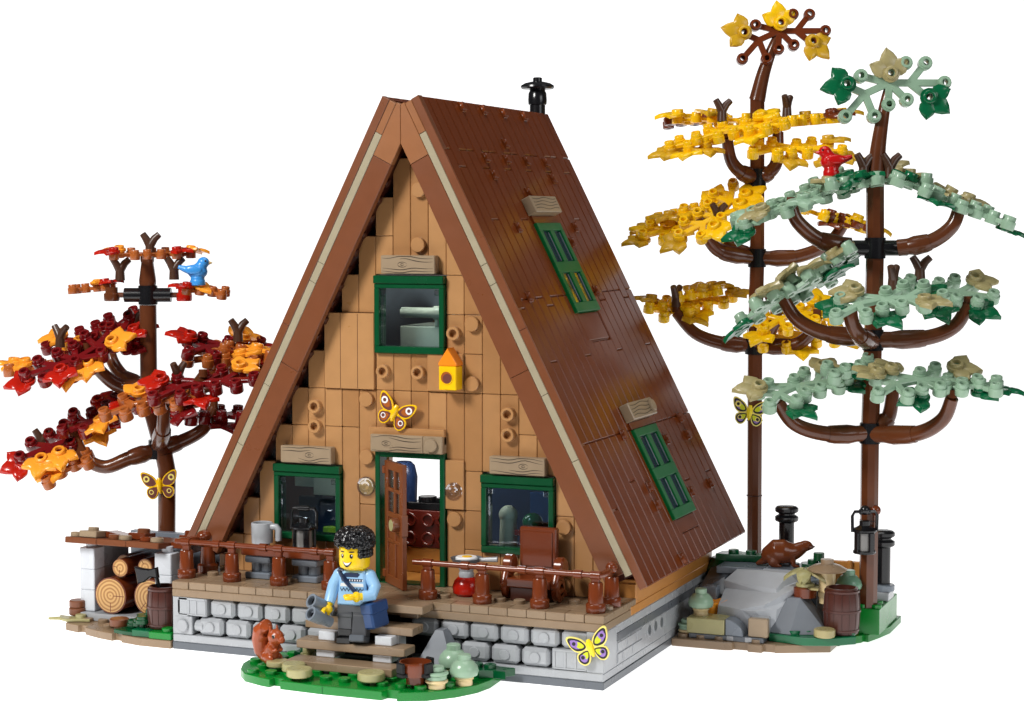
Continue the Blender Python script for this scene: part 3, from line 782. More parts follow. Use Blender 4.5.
def lantern(loc, label, s=1.0):
    t = thing('lantern', loc, label, 'lantern')
    m = MB(); m.cyl((0, 0, 0), .6, .16, 'black', seg=24)
    for k in range(4):
        a = R(45 + 90 * k - 20); m.box(.46, .62, -.15, .15, .1, 1.15, 'black', M=Matrix.Rotation(a, 4, 'Z'), b=.03)
    m.cyl((0, 0, 1.12), .64, .2, 'black', seg=24, b=.06); m.lathe([(.64, 1.3), (.4, 1.42), (.28, 1.5), (.28, 1.72), (.2, 1.76), (0, 1.76)], 'black', (0, 0, 0), 'Z', 20)
    part('body', m, t, local=True)
    m = MB(); m.cyl((0, 0, .14), .44, .99, 'smoke', seg=20); part('glass', m, t, local=True)
    m = MB(); m.tube([(-.66, 0, 1.15), (-.68, 0, 2.0), (-.56, 0, 2.22), (.56, 0, 2.22), (.68, 0, 2.0), (.66, 0, 1.15)], .09, 'black', 8); m.tube([(-.28, 0, 2.22), (.28, 0, 2.22)], .16, 'black', 10); part('handle', m, t, local=True)
    t.scale = (s, s, s); return t
lantern((6.45, 2.6, 5.22), 'black lantern standing on the brown porch table beside the mug').rotation_euler.z = R(15)

# camping stove, pan and egg
t = thing('camping_stove', (15.85, 2.3, 3.6), 'round red camping stove with a pale metal neck on the porch right of the door', 'stove')
m = MB(); m.lathe([(0, 0), (.5, 0), (.68, .15), (.72, .45), (.62, .75), (.42, .95), (0, .95)], 'red', (0, 0, 0), 'Z', 28); part('tank', m, t, local=True)
m = MB(); m.lathe([(.36, .9), (.4, 1.1), (.34, 1.25), (.48, 1.5), (.5, 1.62), (0, 1.62)], 'light_grey', (0, 0, 0), 'Z', 20); part('neck', m, t, local=True)
t = thing('frying_pan', (15.85, 2.3, 5.22), 'dark grey frying pan on top of the red camping stove', 'pan')
m = MB(); m.lathe([(0, 0), (.6, 0), (.78, .28), (.82, .3), (.7, .12), (0, .08)], 'dark_grey', (0, 0, 0), 'Z', 26); part('pan', m, t, local=True)
m = MB(); m.tube([(.75, 0, .24), (1.65, .1, .3)], [.1, .14], 'light_grey', 10); part('handle', m, t, local=True)
m = MB(); m.cyl((0, 0, 0), .56, .26, 'print_white', seg=24, b=.05); m.cyl((.05, -.05, .26), .26, .03, 'yellow', seg=16, b=.01)
solo('fried_egg', m, (15.85, 2.3, 5.32), 'white fried egg with a yellow yolk in the frying pan', 'egg')

# armchair
t = thing('porch_chair', (19.4, 2.5, 3.6), 'glossy dark brown porch armchair with round scrolled arms under the right window', 'chair')
m = MB(); m.box(18.45, 20.4, 3.0, 3.45, 4.7, 7.15, 'reddish_brown', b=.06); m.box(18.62, 20.22, 2.93, 3.02, 5.2, 6.95, 'reddish_brown', b=.04); part('backrest', m, t)
m = MB(); m.box(18.2, 20.6, 1.75, 3.2, 4.3, 4.75, 'reddish_brown', b=.06); m.box(18.4, 20.4, 1.85, 3.0, 3.62, 4.3, 'inner_brown', b=.04); part('seat', m, t)
for x in (17.85, 20.55):
    m = MB()
    m.lathe([(0, 0), (.42, 0), (.52, .08), (.52, .42), (.42, .5), (0, .5)], 'reddish_brown', (x, 2.6, 5.3), 'X', 20); m.tube([(x + .25, 3.0, 5.3), (x + .25, 2.5, 4.7), (x + .25, 1.95, 4.9), (x + .25, 1.75, 4.5), (x + .25, 2.0, 4.1), (x + .25, 2.6, 4.2), (x + .25, 3.0, 3.9)], .2, 'reddish_brown', 10)
    m.lathe([(.3, 0), (.62, .05), (.62, .3), (.3, .35)], 'reddish_brown', (x + .08, 2.3, 4.25), 'X', 20)
    part('arm', m, t)

# birdhouse
t = thing('birdhouse', (14.5, 3.5, 13.86), 'yellow birdhouse with an orange pitched roof and round hole on the gable wall', 'birdhouse')
m = MB(); m.box(14.02, 14.98, 3.0, 3.82, 13.86, 15.08, 'yellow', b=.04); m.ring((14.46, 3.0, 14.5), .36, .31, .04, 'yellow', 'Y', b=.01); m.cyl((14.46, 3.0, 14.5), .31, .012, 'dark_orange', 'Y', seg=18, b=.003); m.cyl((14.5, 2.99, 14.46), .25, .012, 'print_brown', 'Y', seg=18, b=.003); part('box', m, t)
m = MB(); m.prism([(14.0, 15.1), (15.0, 15.1), (15.0, 15.24), (14.5, 16.0), (14.0, 15.24)], 0, .84, 'birdhouse_orange', M=front(3.83)); part('roof', m, t)

# butterflies: built in x-z facing -y
def bez(pts, n=6):
    out = []; N = len(pts)
    for i in range(N):
        p0, p1, p2, p3 = [Vector(pts[(i + k) % N]) for k in (-1, 0, 1, 2)]
        for j in range(n):
            t = j / n
            q = .5 * ((2 * p1) + (p2 - p0) * t + (2 * p0 - 5 * p1 + 4 * p2 - p3) * t * t + (3 * p1 - p0 - 3 * p2 + p3) * t ** 3); out.append((q.x, q.y))
    return out
WU = [(.1, .1), (.35, .55), (.85, .85), (1.12, .82), (1.1, .45), (.95, .12), (.7, -.08), (.3, -.1)]
WL = [(.1, -.05), (.5, -.05), (.82, -.2), (.85, -.55), (.6, -.82), (.3, -.75), (.12, -.4)]
def shrink(pts, f, c): return [(c[0] + (x - c[0]) * f, c[1] + (y - c[1]) * f) for x, y in pts]
def butterfly(loc, roll, rz, label, body, edge, ink, fill, spot, light, s=1.0):
    t = thing('butterfly', loc, label, 'butterfly', 'butterflies')
    for side in (-1, 1):
        for nm, W, cc in (('upper', WU, (.72, .4)), ('lower', WL, (.5, -.42))):
            pts = [(x * side, y) for x, y in bez(W)]; c2 = (cc[0] * side, cc[1])
            m = MB(); m.prism(pts, 0, .14, edge, M=front(0), b=.03)
            k = -.143
            for f, mat in ((.82, ink), (.56, fill)):
                m.add([(x, k, y) for x, y in shrink(pts, f, c2)], [list(range(len(pts)))], mat); k -= .004
            if light:
                sh = shrink(pts, .42, (cc[0] * .62 * side, cc[1] * .62)); m.add([(x, k, y) for x, y in sh], [list(range(len(sh)))], light); k -= .004
            for r, mat in ((.2 if nm == 'upper' else .15, spot), (.1, ink)):
                e = [(c2[0] + .06 * side + r * math.cos(a * math.pi / 8), k, c2[1] + .04 + r * math.sin(a * math.pi / 8)) for a in range(16)]
                m.add(e, [list(range(16))], mat); k -= .004
            part('wing', m, t, local=True)
    m = MB(); m.tube([(0, -.1, .45), (0, -.14, .2), (0, -.14, -.2), (0, -.1, -.5)], [.1, .19, .17, .06], body, 12); part('body', m, t, local=True)
    t.rotation_euler = Euler((0, R(roll), R(rz)), 'XYZ'); t.scale = (s, s, s)
    return t
butterfly((11.25, 3.66, 12.55), 22, 0, 'yellow butterfly with white and brown eyespots on the gable wall above the door', 'yellow', 'yellow', 'print_brown', 'dark_orange', 'print_white', None, .95)
butterfly((-6.33, 8.85, 7.2), -6, 15, 'golden butterfly with brown eyespots on the trunk of the small red-leaved tree', 'yellow', 'yellow', 'print_brown', 'print_brown', 'pale_yellow', None, .95)
butterfly((23.4, -.12, 2.1), -20, 8, 'pale yellow butterfly with black and purple wings at the corner of the stone wall', 'bright_yellow', 'pale_yellow', 'print_black', 'print_purple', 'print_purple', 'print_lime', .92)
butterfly((23.6, 27.4, 10.85), 8, 15, 'pale yellow butterfly with black wings on the trunk of the yellow-leaved tree', 'bright_yellow', 'pale_yellow', 'print_black', 'print_purple', 'pale_yellow', 'print_lime', .95)

# ------------------------------------------------------------------ the toy figure
FX, FY, FZ = 11.82, -2.15, 1.8
per = thing('person', (FX, FY, FZ), 'smiling toy figure with tall black curls, blue patterned jumper and grey trousers on the steps', 'person', rotz=8)
m = MB()
m.cyl((0, 0, 3.55), .3, .5, 'skin_yellow'); m.lathe([(0, 3.62), (.5, 3.62), (.72, 3.74), (.76, 3.9), (.76, 4.72), (.66, 4.92), (0, 4.95)], 'skin_yellow', (0, 0, 0), 'Z', 28)
m.box(-.55, .55, -.28, .28, 1.9, 3.6, 'skin_yellow')
def arm(sx, pts): m.tube(pts, [.26, .24, .22, .17], 'skin_yellow', 10)
aR = [(-.75, 0, 3.3), (-1.02, -.1, 2.85), (-1.12, -.3, 2.3), (-1.15, -.62, 1.85)]
aL = [(.75, 0, 3.3), (1.08, -.12, 2.8), (1.05, -.5, 2.45), (.5, -.86, 2.42)]
for a in (aR, aL): m.tube(a, [.26, .24, .22, .18], 'skin_yellow', 12)
def hand(c, d, up):
    d = Vector(d).normalized(); T = Matrix.Translation(c) @ d.to_track_quat('Z', up).to_matrix().to_4x4()
    m.ball((0, 0, .0), (.27, .27, .22), 'skin_yellow', M=T)
    for s in range(11):
        a = R(-120 + 24 * s); b2 = R(-120 + 24 * (s + 1))
    pts = [(.27 * math.sin(R(a)), 0, .36 - .27 * math.cos(R(a))) for a in range(-140, 141, 20)]
    m.tube(pts, .12, 'skin_yellow', 8, M=T)
hand((-1.16, -.72, 1.72), (-.1, -.75, -.6), 'X'); hand((.4, -.92, 2.42), (-1, -.45, 0), 'Y')
body = put('body', fuse(m, .035, 3), (0, 0, 0), per)
m = MB()
m.prism([(-.78, 1.88), (.78, 1.88), (.76, 2.2), (.62, 3.58), (-.62, 3.58), (-.76, 2.2)], 0, .84, 'light_blue', M=front(.42), b=.08)
for a in (aR, aL): m.ball(a[0], (.36, .34, .34), 'light_blue'); m.tube(a[:3] + [tuple(Vector(a[2]).lerp(Vector(a[3]), .75))], [.34, .31, .29, .27], 'light_blue', 14)
part('jumper', m, per, local=True)
m = MB(); y = -.428
def strip(pts, mat, yy=y): m.add([(x, yy, z) for x, z in pts], [list(range(len(pts)))], mat)
strip([(-.42, 3.42), (-.3, 3.28), (.3, 3.28), (.42, 3.42), (.3, 3.5), (-.3, 3.5)], 'navy')
strip([(-.52, 3.06), (.52, 3.06), (.56, 3.2), (-.56, 3.2)], 'navy'); strip([(-.6, 2.82), (.6, 2.82), (.57, 2.98), (-.57, 2.98)], 'print_white')
for i in range(9): x = -.52 + .13 * i; strip([(x, 3.09), (x + .05, 3.09), (x + .05, 3.17), (x, 3.17)], 'print_white', y - .004)
for i in range(7):
    x = -.6 + i * .171; strip([(x, 2.7), (x + .0855, 2.56), (x + .171, 2.7), (x + .171, 2.78), (x + .0855, 2.64), (x, 2.78)], 'navy')
part('jumper_pattern', m, per, local=True)
m = MB()
m.box(-.78, .78, -.4, .4, 1.5, 1.9, 'trouser_grey', b=.06)
def leg(x0, x1, ang, mat, foot):
    T = Matrix.Translation((0, 0, 1.4)) @ Matrix.Rotation(R(ang), 4, 'X') @ Matrix.Translation((0, 0, -1.4))
    m.lathe([(.02, 0), (.4, 0), (.42, .04), (.42, x1 - x0 - .04), (.4, x1 - x0), (.02, x1 - x0)], mat, (x0, 0, 1.42), 'X', 24, T)
    m.box(x0, x1, -.38, .36, .3, 1.45, mat, b=.05, M=T); m.box(x0, x1, -.66, .38, .0, .34, foot, b=.05, M=T)
leg(-.77, -.02, 0, 'trouser_grey', 'black'); leg(.02, .77, -16, 'trouser_grey', 'dark_grey')
m.box(-.75, -.04, -.41, .38, .3, .72, 'black', b=.04)
part('trousers', m, per, local=True)
# face print on the head
m = MB()
HT = Matrix.Rotation(R(-12), 4, 'Z')
def onface(a, z, rx, rz, mat, off=.008, n=14, rot=0):
    vs = []
    for k in range(n):
        t = 2 * math.pi * k / n; u = rx * math.cos(t); w = rz * math.sin(t)
        u, w = u * math.cos(rot) - w * math.sin(rot), u * math.sin(rot) + w * math.cos(rot)
        an = R(a) + u / .76; vs.append((math.sin(an) * (.765 + off), -math.cos(an) * (.765 + off), z + w))
    m.add(vs, [list(range(n))], mat, HT)
for s in (-1, 1):
    onface(s * 19, 4.36, .085, .11, 'print_black'); onface(s * 19 + 2, 4.4, .03, .035, 'print_white', .014)
    onface(s * 20, 4.57, .15, .032, 'print_black', rot=.03 * s)
def smile(w, up, dn, mat, off):
    top = [(-w + 2 * w * k / 8, up * ((2 * k / 8 - 1) ** 2)) for k in range(9)]; bot = [(w - 2 * w * k / 8, up * ((1 - 2 * k / 8) ** 2) - dn * (1 - (1 - 2 * k / 8) ** 2)) for k in range(1, 8)]
    vs = []
    for u, z in top + bot:
        an = R(1) + u / .76; vs.append((math.sin(an) * (.765 + off), -math.cos(an) * (.765 + off), 4.02 + z))
    m.add(vs, [list(range(len(vs)))], mat, HT)
smile(.27, .1, .2, 'print_black', .008); smile(.22, .07, .11, 'print_white', .014)
part('face', m, per, local=True)
# hair: a tall mass of curls
m = MB(); rr = random.Random(3)
m.ball((0, .08, 5.0), (.88, .84, .66), 'black')
m.ball((0, .25, 4.6), (.84, .68, .5), 'black')
for i in range(300):
    z = rr.uniform(-.25, 1); th = rr.uniform(0, 2 * math.pi); h = math.sqrt(max(0, 1 - z * z))
    hx = h ** .6; c = Vector((.95 * hx * math.cos(th), .06 + .92 * hx * math.sin(th), 5.0 + .66 * z))
    if c.y < -.2 and c.z < 4.78 and abs(math.degrees(math.atan2(c.x, -c.y)) + 14) < 52: continue
    nrm = Vector((h * math.cos(th), h * math.sin(th), z)).normalized(); T = Matrix.Translation(c) @ nrm.to_track_quat('Z', 'Y').to_matrix().to_4x4() @ Matrix.Rotation(rr.uniform(0, 6.28), 4, 'Z')
    w = rr.uniform(.1, .15); m.tube([(w * math.cos(R(a)), w * 1.25 * math.sin(R(a)), .02 * math.sin(a)) for a in range(0, 300, 30)], [.02 + .045 * math.sin(math.pi * (q + .5) / 10) for q in range(10)], 'black', 7, M=T)
for a in list(range(35, 250, 16)):
    for z in (4.75, 4.55, 4.38):
        an = R(a - 14 + 20); m.ball((math.sin(an) * .78, -math.cos(an) * .78 , z), (.16, .16, .15), 'black', 10, 6)
part('hair', m, per, local=True)
# satchel
sat = thing('satchel', (FX, FY, FZ), 'dark blue satchel with a shoulder strap worn across the blue jumper', 'bag', rotz=8)
m = MB(); T = Matrix.Translation((1.12, -.2, 1.45)) @ Matrix.Rotation(R(-10), 4, 'Y') @ Matrix.Rotation(R(-25), 4, 'Z')
m.box(-.34, .34, -.6, .6, -.62, .62, 'denim_blue', b=.1, M=T); part('pouch', m, sat, local=True)
m = MB(); m.box(-.37, .4, -.63, .63, .1, .66, 'denim_blue', b=.07, M=T); part('flap', m, sat, local=True)
m = MB(); pts = [(-.62, .1, 3.66), (-.6, -.36, 3.56), (-.3, -.52, 3.12), (.2, -.55, 2.6), (.72, -.55, 2.2), (1.05, -.3, 2.05)]
for a, b in zip(pts, pts[1:]):
    d = (Vector(b) - Vector(a)); TT = Matrix.Translation(Vector(a)) @ d.to_track_quat('Z', 'Y').to_matrix().to_4x4(); m.box(-.17, .17, -.06, .06, -.03, d.length + .03, 'navy', M=TT, b=.03)
part('strap', m, sat, local=True)
# binoculars
bi = thing('binoculars', (FX, FY, FZ), 'grey binoculars held in the right hand of the toy figure', 'binoculars', rotz=8)
T = Matrix.Translation((-1.5, -1.15, 1.72)) @ Vector((-.5, -.74, .46)).to_track_quat('Z', 'Y').to_matrix().to_4x4() @ Matrix.Rotation(R(-62), 4, 'Z')
for x in (-.34, .34):
    m = MB(); m.lathe([(0, -.85), (.27, -.85), (.29, -.3), (.33, -.25), (.36, .4), (.36, .48), (.25, .48), (.24, .1)], 'mid_grey', (x, 0, 0), 'Z', 22, T); m.cyl((x, 0, .18), .245, .03, 'black', M=T); part('barrel', m, bi, local=True)
m = MB(); m.box(-.2, .2, -.16, .16, -.5, .3, 'mid_grey', M=T); part('hinge', m, bi, local=True)

# squirrel
def animal(name, mb, loc, rz, label, cat, vox=.035, sm=4):
    t = thing(name, loc, label, cat, rotz=rz)
    put('body', fuse(mb, vox, sm), (0, 0, 0), t); return t
m = MB(); c = 'squirrel_orange'   # faces +x
m.ball((.1, 0, .55), (.38, .34, .5), c); m.ball((-.05, 0, .3), (.48, .38, .32), c); m.tube([(.1, 0, .7), (.22, 0, 1.0), (.34, 0, 1.2)], [.36, .3, .26], c)
m.ball((.4, 0, 1.4), (.46, .38, .4), c); m.ball((.8, 0, 1.3), (.2, .19, .18), c)
for s in (-1, 1):
    m.tube([(.28, .2 * s, 1.62), (.24, .24 * s, 1.98)], [.12, .03], c, 8); m.tube([(.2, .3 * s, .95), (.48, .26 * s, .72), (.66, .12 * s, .82)], [.14, .12, .1], c, 8)
    m.ball((.2, .3 * s, .3), (.34, .16, .28), c); m.ball((.42, .26 * s, .08), (.28, .13, .09), c)
m.tube([(-.3, 0, .2), (-.62, 0, .55), (-.68, 0, 1.1), (-.55, 0, 1.55), (-.28, 0, 1.78), (-.12, 0, 1.6)], [.24, .38, .46, .5, .44, .26], c, 14)
sq = animal('squirrel', m, (7.75, -3.35, .6), -18, 'orange-brown squirrel sitting up on the green base left of the steps', 'squirrel')
m = MB()
for s in (-1, 1): m.ball((.56, .31 * s, 1.48), (.1, .06, .11), 'print_white', 10, 8); m.ball((.575, .33 * s, 1.48), (.085, .055, .095), 'print_black', 10, 8)
part('eyes', m, sq, local=True)

# ------------------------------------------------------------------ left side: woodshed, logs, barrel
lb = [(-8.4, 3.2), (-7.9, 1.7), (-6.9, 1.4), (-6.8, 1.6), (-6.3, 1.5), (-6.2, 1.1), (-5.0, .6), (-4.0, .35), (-3.9, .6), (-3.4, .5), (-3.3, .2), (-2.0, -.1), (-.06, -.1), (-.06, 12), (-8.4, 12)]
ss = [(-8 + i, .5 + j) for i in range(8) for j in range(11)]
m = rounded_plate(lb, 0, .42, 'dark_tan', [(x, y) for x, y in ss if inside(x, y, lb) and y < 3])
solo('tan_baseplate', m, (-4.2, 5, 0), 'dark tan studded base plate under the woodshed on the left', 'base plate', local=False)
m = MB(); m.box(-1.45, -.1, -.05, 2.2, .425, .8, 'bright_green'); m.box(-2.6, -1.47, .1, 2.2, .425, .8, 'leaf_green')
for x, y in ((-.55, .4), (-.55, 1.4), (-1.9, 1.5)): m.stud(x, y, .8, 'bright_green' if x > -1 else 'leaf_green')
solo('grass_patch', m, (-1.3, 1.1, .42), 'small green grass plate under the dark barrel on the left base', 'grass plate', local=False)
shed = thing('woodshed', (-5, 5.5, .42), 'small open woodshed with pale grey pillars and a flat brown roof left of the cabin', 'woodshed')
m = MB(); m.box(-7.6, -1.9, 2.6, 8, .425, .85, 'light_grey'); part('floor', m, shed)
def pillar(x0, x1, y0, y1, zs):
    m = MB()
    for a, b in zip(zs, zs[1:]): m.box(x0, x1, y0, y1, a + .005, b - .005, 'pale_grey', b=.04)
    m.cyl(((x0 + x1) / 2, (y0 + y1) / 2, zs[-1]), .32, .34, 'pale_grey', seg=16)
    part('pillar', m, shed)
pillar(-7.85, -6.9, 3.0, 4.0, [.86, 2.05, 3.2, 4.4]); pillar(-3.0, -1.95, 3.0, 4.0, [.86, 2.05, 3.2, 4.4])
m = MB(); m.box(-7.85, -6.95, 4.02, 8.2, .86, 2.05, 'light_grey'); m.box(-7.85, -6.95, 4.02, 8.2, 2.06, 3.2, 'light_grey'); m.box(-7.85, -6.95, 4.02, 6.5, 3.21, 4.4, 'light_grey'); m.box(-7.85, -1.95, 8.0, 8.5, .86, 4.6, 'mid_grey'); part('wall', m, shed)
RT = Matrix.Translation((-5.35, 2.4, 4.72)) @ Matrix.Rotation(R(-6.5), 4, 'X')
m = MB()
for a, b in ((-3.05, -1.0), (-.99, .9), (.91, 2.98)): m.box(a, b, 0, 4.6, 0, .34, 'trim_brown', M=RT)
m.box(2.99, 3.8, 1.2, 4.6, .02, .34, 'reddish_brown', M=RT)
for x, y, z in ((-2.6, .5, .36), (-.2, .6, .36), (.55, .5, .36), (1.9, .5, .36), (2.6, .45, .36), (-1.4, 1.4, .36), (1.0, 1.6, .72), (3.5, 1.8, .36), (3.4, 2.6, .72)): m.lathe([(.36, 0), (.36, .2), (.3, .24), (0, .24)], rnd.choice(['reddish_brown', 'trim_brown', 'plank_tan']), (x, y, z), 'Z', 14, RT)
m.box(-2.2, -1.1, .1, 1.2, .365, .72, 'plank_tan', M=RT); m.stud(-1.6, .6, .72, 'plank_tan', RT); m.prism([(-1.1, .365), (1.1, .365), (-1.1, .72)], 0, 1.2, 'reddish_brown', M=RT @ front(2.2), b=.02); m.box(.3, 1.4, 1.1, 2.2, .365, .72, 'reddish_brown', M=RT); m.box(3.0, 3.9, 2.0, 3.1, .365, .72, 'reddish_brown', M=RT)
part('roof', m, shed)
# firewood
def log(loc, r, L, label, rot=0):
    t = thing('log', loc, label, 'log', 'logs stored in the woodshed')
    m = MB(); m.lathe([(0, 0), (r - .04, 0), (r, .06), (r, L), (0, L)], 'reddish_brown', (0, L, 0), 'Y', 28); part('bark', m, t, local=True)
    m = MB(); m.cyl((0, 0, 0), r * .93, .03, 'log_end', 'Y', seg=28, b=.01)
    m.box(r * .2, r * .9, -.034, -.029, -.02, .02, 'reddish_brown', b=0); m.box(-.02, .02, -.034, -.029, -r * .9, -r * .4, 'reddish_brown', b=0)
    part('cut_end', m, t, local=True); t.rotation_euler = (0, R(rot), 0); return t
log((-5.75, 2.85, 1.87), 1.0, 4.5, 'big log with pale ringed end at the bottom left of the woodshed')
log((-3.45, 3.2, 1.87), 1.0, 4.2, 'big log half hidden behind the barrel at the bottom right of the woodshed', 40)
log((-5.2, 3.0, 3.42), .5, 4.0, 'small log in the middle of the pile top, resting on the big left log', 100)
log((-5.75, 4.2, 3.42), .5, 3.0, 'small log at the top left of the pile, set further back in the woodshed', 200)
log((-3.85, 3.4, 3.5), .46, 4.0, 'small log at the top right of the pile, above the axe head in the woodshed', 150)
def barrel(loc, h, r, label):
    t = thing('barrel', loc, label, 'barrel', 'dark brown barrels'); m = MB()
    pr = [(0, 0), (r * .84, 0), (r * .9, .05), (r * .97, h * .25), (r * 1.0, h * .5), (r * .97, h * .75), (r * .88, h - .1), (r * .86, h), (r * .74, h), (r * .72, h - .25), (0, h - .27)]
    m.lathe(pr, 'barrel_brown', (0, 0, 0), 'Z', 32)
    for k in range(14):
        a = 2 * math.pi * k / 14
        pts = [(math.cos(a) * (rr_ + .004), math.sin(a) * (rr_ + .004), z) for rr_, z in ((r * .9, .08), (r * .97, h * .25), (r, h * .5), (r * .97, h * .75), (r * .89, h - .12))]
        m.tube(pts, .022, 'inner_brown', 5)
    part('staves', m, t, local=True)
    m = MB()
    for z, q in ((h * .06, .93), (h * .48, 1.01), (h * .9, .92)): m.lathe([(r * q, 0), (r * q + .035, .02), (r * q + .035, .12), (r * q, .14)], 'barrel_brown', (0, 0, z), 'Z', 32)
    part('hoop', m, t, local=True); return t
barrel((-1.3, 1.2, .8), 2.25, .86, 'dark brown barrel with an axe in it beside the woodshed')
barrel((32.5, 13.3, .85), 2.42, .96, 'dark brown barrel at the foot of the green-leaved tree')
ax = thing('axe', (-1.25, 1.25, 1.2), 'black axe resting head up in the barrel by the woodshed', 'axe')
m = MB(); m.tube([(-1.2, 1.3, 1.3), (-1.75, 1.2, 3.6)], .12, 'black', 10); part('handle', m, ax)
m = MB(); m.prism([(-.1, .22), (.35, .3), (.35, -.28), (-.1, -.2), (-.55, -.45), (-.95, -.5), (-1.02, .45), (-.6, .3)], -.15, .15, 'black', M=Matrix.Translation((-1.82, .98, 3.72)) @ Matrix.Rotation(R(-8), 4, 'Y') @ XZ, b=.06); part('head', m, ax)
disc((-8.0, 3.0, .62), .5, .42, 'lower wooden disc of the short stack at the left end of the woodshed base', mat='trim_brown', group='cut wood discs', name='wood_disc', cat='wood disc')
disc((-8.0, 3.0, 1.05), .48, .4, 'upper wooden disc of the short stack at the left end of the woodshed base', mat='trim_brown', group='cut wood discs', name='wood_disc', cat='wood disc')
disc((-4.2, 1.35, .62), .52, .42, 'single wooden disc lying on the base in front of the big bottom left log', mat='trim_brown', group='cut wood discs', name='wood_disc', cat='wood disc')
leaf_plate('leaf_plant', [(-1.5, -.5), (-.9, -.35), (-.2, -.65), (.5, -.3), (1.0, -.2), (.8, .3), (0, .4), (-.6, .2), (-1.3, .3), (-1.0, -.1)], 0, [(.3, 0)], (-7.7, 2.4, .44), 'flat olive leafy plant at the left tip of the woodshed base', mat='olive', h=.16)
m = MB()
for x, y, z in ((-2.7, 1.0, .9), (-2.3, .7, 1.1), (-2.9, 1.6, 1.0), (-2.2, 1.4, 1.35), (-3.2, 1.2, .75)): m.cyl((x, y, .42), .16, z - .42, 'dark_green', seg=10); m.cyl((x, y, z - .1), .36, .24, 'dark_green', seg=16); m.stud(x, y, z + .12, 'dark_green')
m.prism([(-3.9, .4), (-3.2, .2), (-2.4, .1), (-1.8, .4), (-2.0, 1.9), (-3.4, 1.9)], .43, .66, 'dark_green')
solo('leafy_shrub', m, (-2.7, 1.1, .42), 'low dark green studded shrub between the wood disc and the barrel', 'shrub', local=False)

# ------------------------------------------------------------------ right side: rocky island
rb = [(24.04, 10.6), (26.9, 10.6), (27.3, 10.75), (27.35, 11.0), (28.1, 11.0), (28.15, 10.7), (28.9, 10.7), (28.95, 11.05), (29.5, 11.05), (29.55, 10.9), (32.18, 12.2), (32.18, 22), (28.5, 30.5), (21.5, 30.5), (21.5, 20), (24.04, 20)]
ss = [(24.5 + i, 11.2 + j) for i in range(8) for j in range(3)]
m = rounded_plate(rb, 0, .42, 'dark_tan', [q for q in ss if inside(*q, rb)])
solo('tan_baseplate', m, (28, 15, 0), 'dark tan studded base plate under the rocks on the right', 'base plate', local=False)
gb = [(31.9, 13.7), (32.6, 14.3), (33.2, 15.1), (33.25, 15.4), (33.5, 15.35), (33.85, 16.6), (34.15, 18), (34.15, 21), (32.3, 21), (32.3, 20), (32.22, 13.9)]
m = MB(); m.prism(gb, 0, .42, 'bright_green'); m.box(32.95, 34.05, 15.45, 20.3, .4, 1.8, 'bright_green')
for x, y in ((33.65, 16.9), (33.8, 15.85), (33.1, 15.8)): m.stud(x, y, 1.8, 'bright_green')
solo('grass_block', m, (33.7, 16.5, 0), 'bright green block with rounded base under the green-leaved tree', 'grass block', local=False)
m = MB(); m.prism([(29.0, 11.75), (31.0, 11.35), (32.2, 11.75), (33.4, 12.7), (33.2, 13.2), (30.5, 13.8), (29.0, 13.8)], .43, .84, 'leaf_green')
for x, y in ((30.3, 12.1), (30.9, 12.5), (33.0, 13.0), (30.5, 12.9)): m.stud(x, y, .84, 'leaf_green')
solo('grass_patch', m, (31, 12.6, .42), 'dark green studded plate in front of the right barrel', 'grass plate', local=False)
m = MB(); m.box(24.75, 26.8, 10.95, 12.4, .71, 1.52, 'olive'); solo('olive_block', m, (25.8, 11.7, .86), 'long olive block beside the cabin wall at the front of the rocks', 'block', local=False)
m = MB(); m.box(24.85, 28.9, 11.0, 13, .425, .7, 'dark_grey'); m.box(26.9, 27.3, 10.98, 11.4, .43, .69, 'light_grey'); m.box(27.9, 28.3, 10.98, 11.4, .43, .69, 'light_grey')
solo('grey_plate', m, (27, 12, .42), 'dark grey plate under the olive block', 'plate', local=False)
m = MB(); pts = [(26.85, .71)] + [(26.85 + .95 * math.sin(R(a)), .71 + .85 * math.cos(R(a))) for a in range(0, 91, 10)]
m.prism(pts, 0, 1.0, 'mid_grey', M=front(12.0)); solo('curved_block', m, (27.8, 11.5, .86), 'grey quarter round block between the olive block and the tan tile', 'block', local=False)
m = MB(); m.box(28.05, 29.1, 11.1, 11.5, .71, 1.7, 'plank_tan', b=.05); m.box(28.1, 29.0, 11.5, 12.2, .71, 1.68, 'light_grey'); solo('tan_tile', m, (28.9, 11.5, .86), 'square tan tile upright in front of the rock face', 'tile', local=False)
# rocks
m = MB()
def hull(pts, mat):
    import bmesh
    bm = bmesh.new()
    for q in pts: bm.verts.new(q)
    r = bmesh.ops.convex_hull(bm, input=bm.verts)
    bm.verts.index_update(); bm.faces.ensure_lookup_table()
    used = {v for f in bm.faces for v in f.verts}; L = [v for v in bm.verts if v in used]; ix = {v: i for i, v in enumerate(L)}
    m.add([tuple(v.co) for v in L], [[ix[v] for v in f.verts] for f in bm.faces], mat); bm.free()
hull([(25.9, 12.4, .43), (28.4, 12.1, .43), (30, 15.5, .43), (25.9, 16, .43), (26.0, 12.6, 1.95), (27.4, 12.0, 1.95), (28.6, 12.4, 2.2), (30.0, 13.9, 3.0), (29.6, 15.2, 3.1), (25.7, 15.5, 2.7)], 'rock_pale')
hull([(25.8, 14.6, 2.2), (29.0, 13.3, 2.55), (30.2, 15.0, 2.6), (26, 17, 2.2), (25.7, 14.8, 2.9), (28.9, 13.6, 2.85), (29.3, 14.9, 3.5), (26.2, 15.6, 3.42), (26.5, 16.8, 3.45), (29.6, 16.6, 3.45)], 'rock_pale')
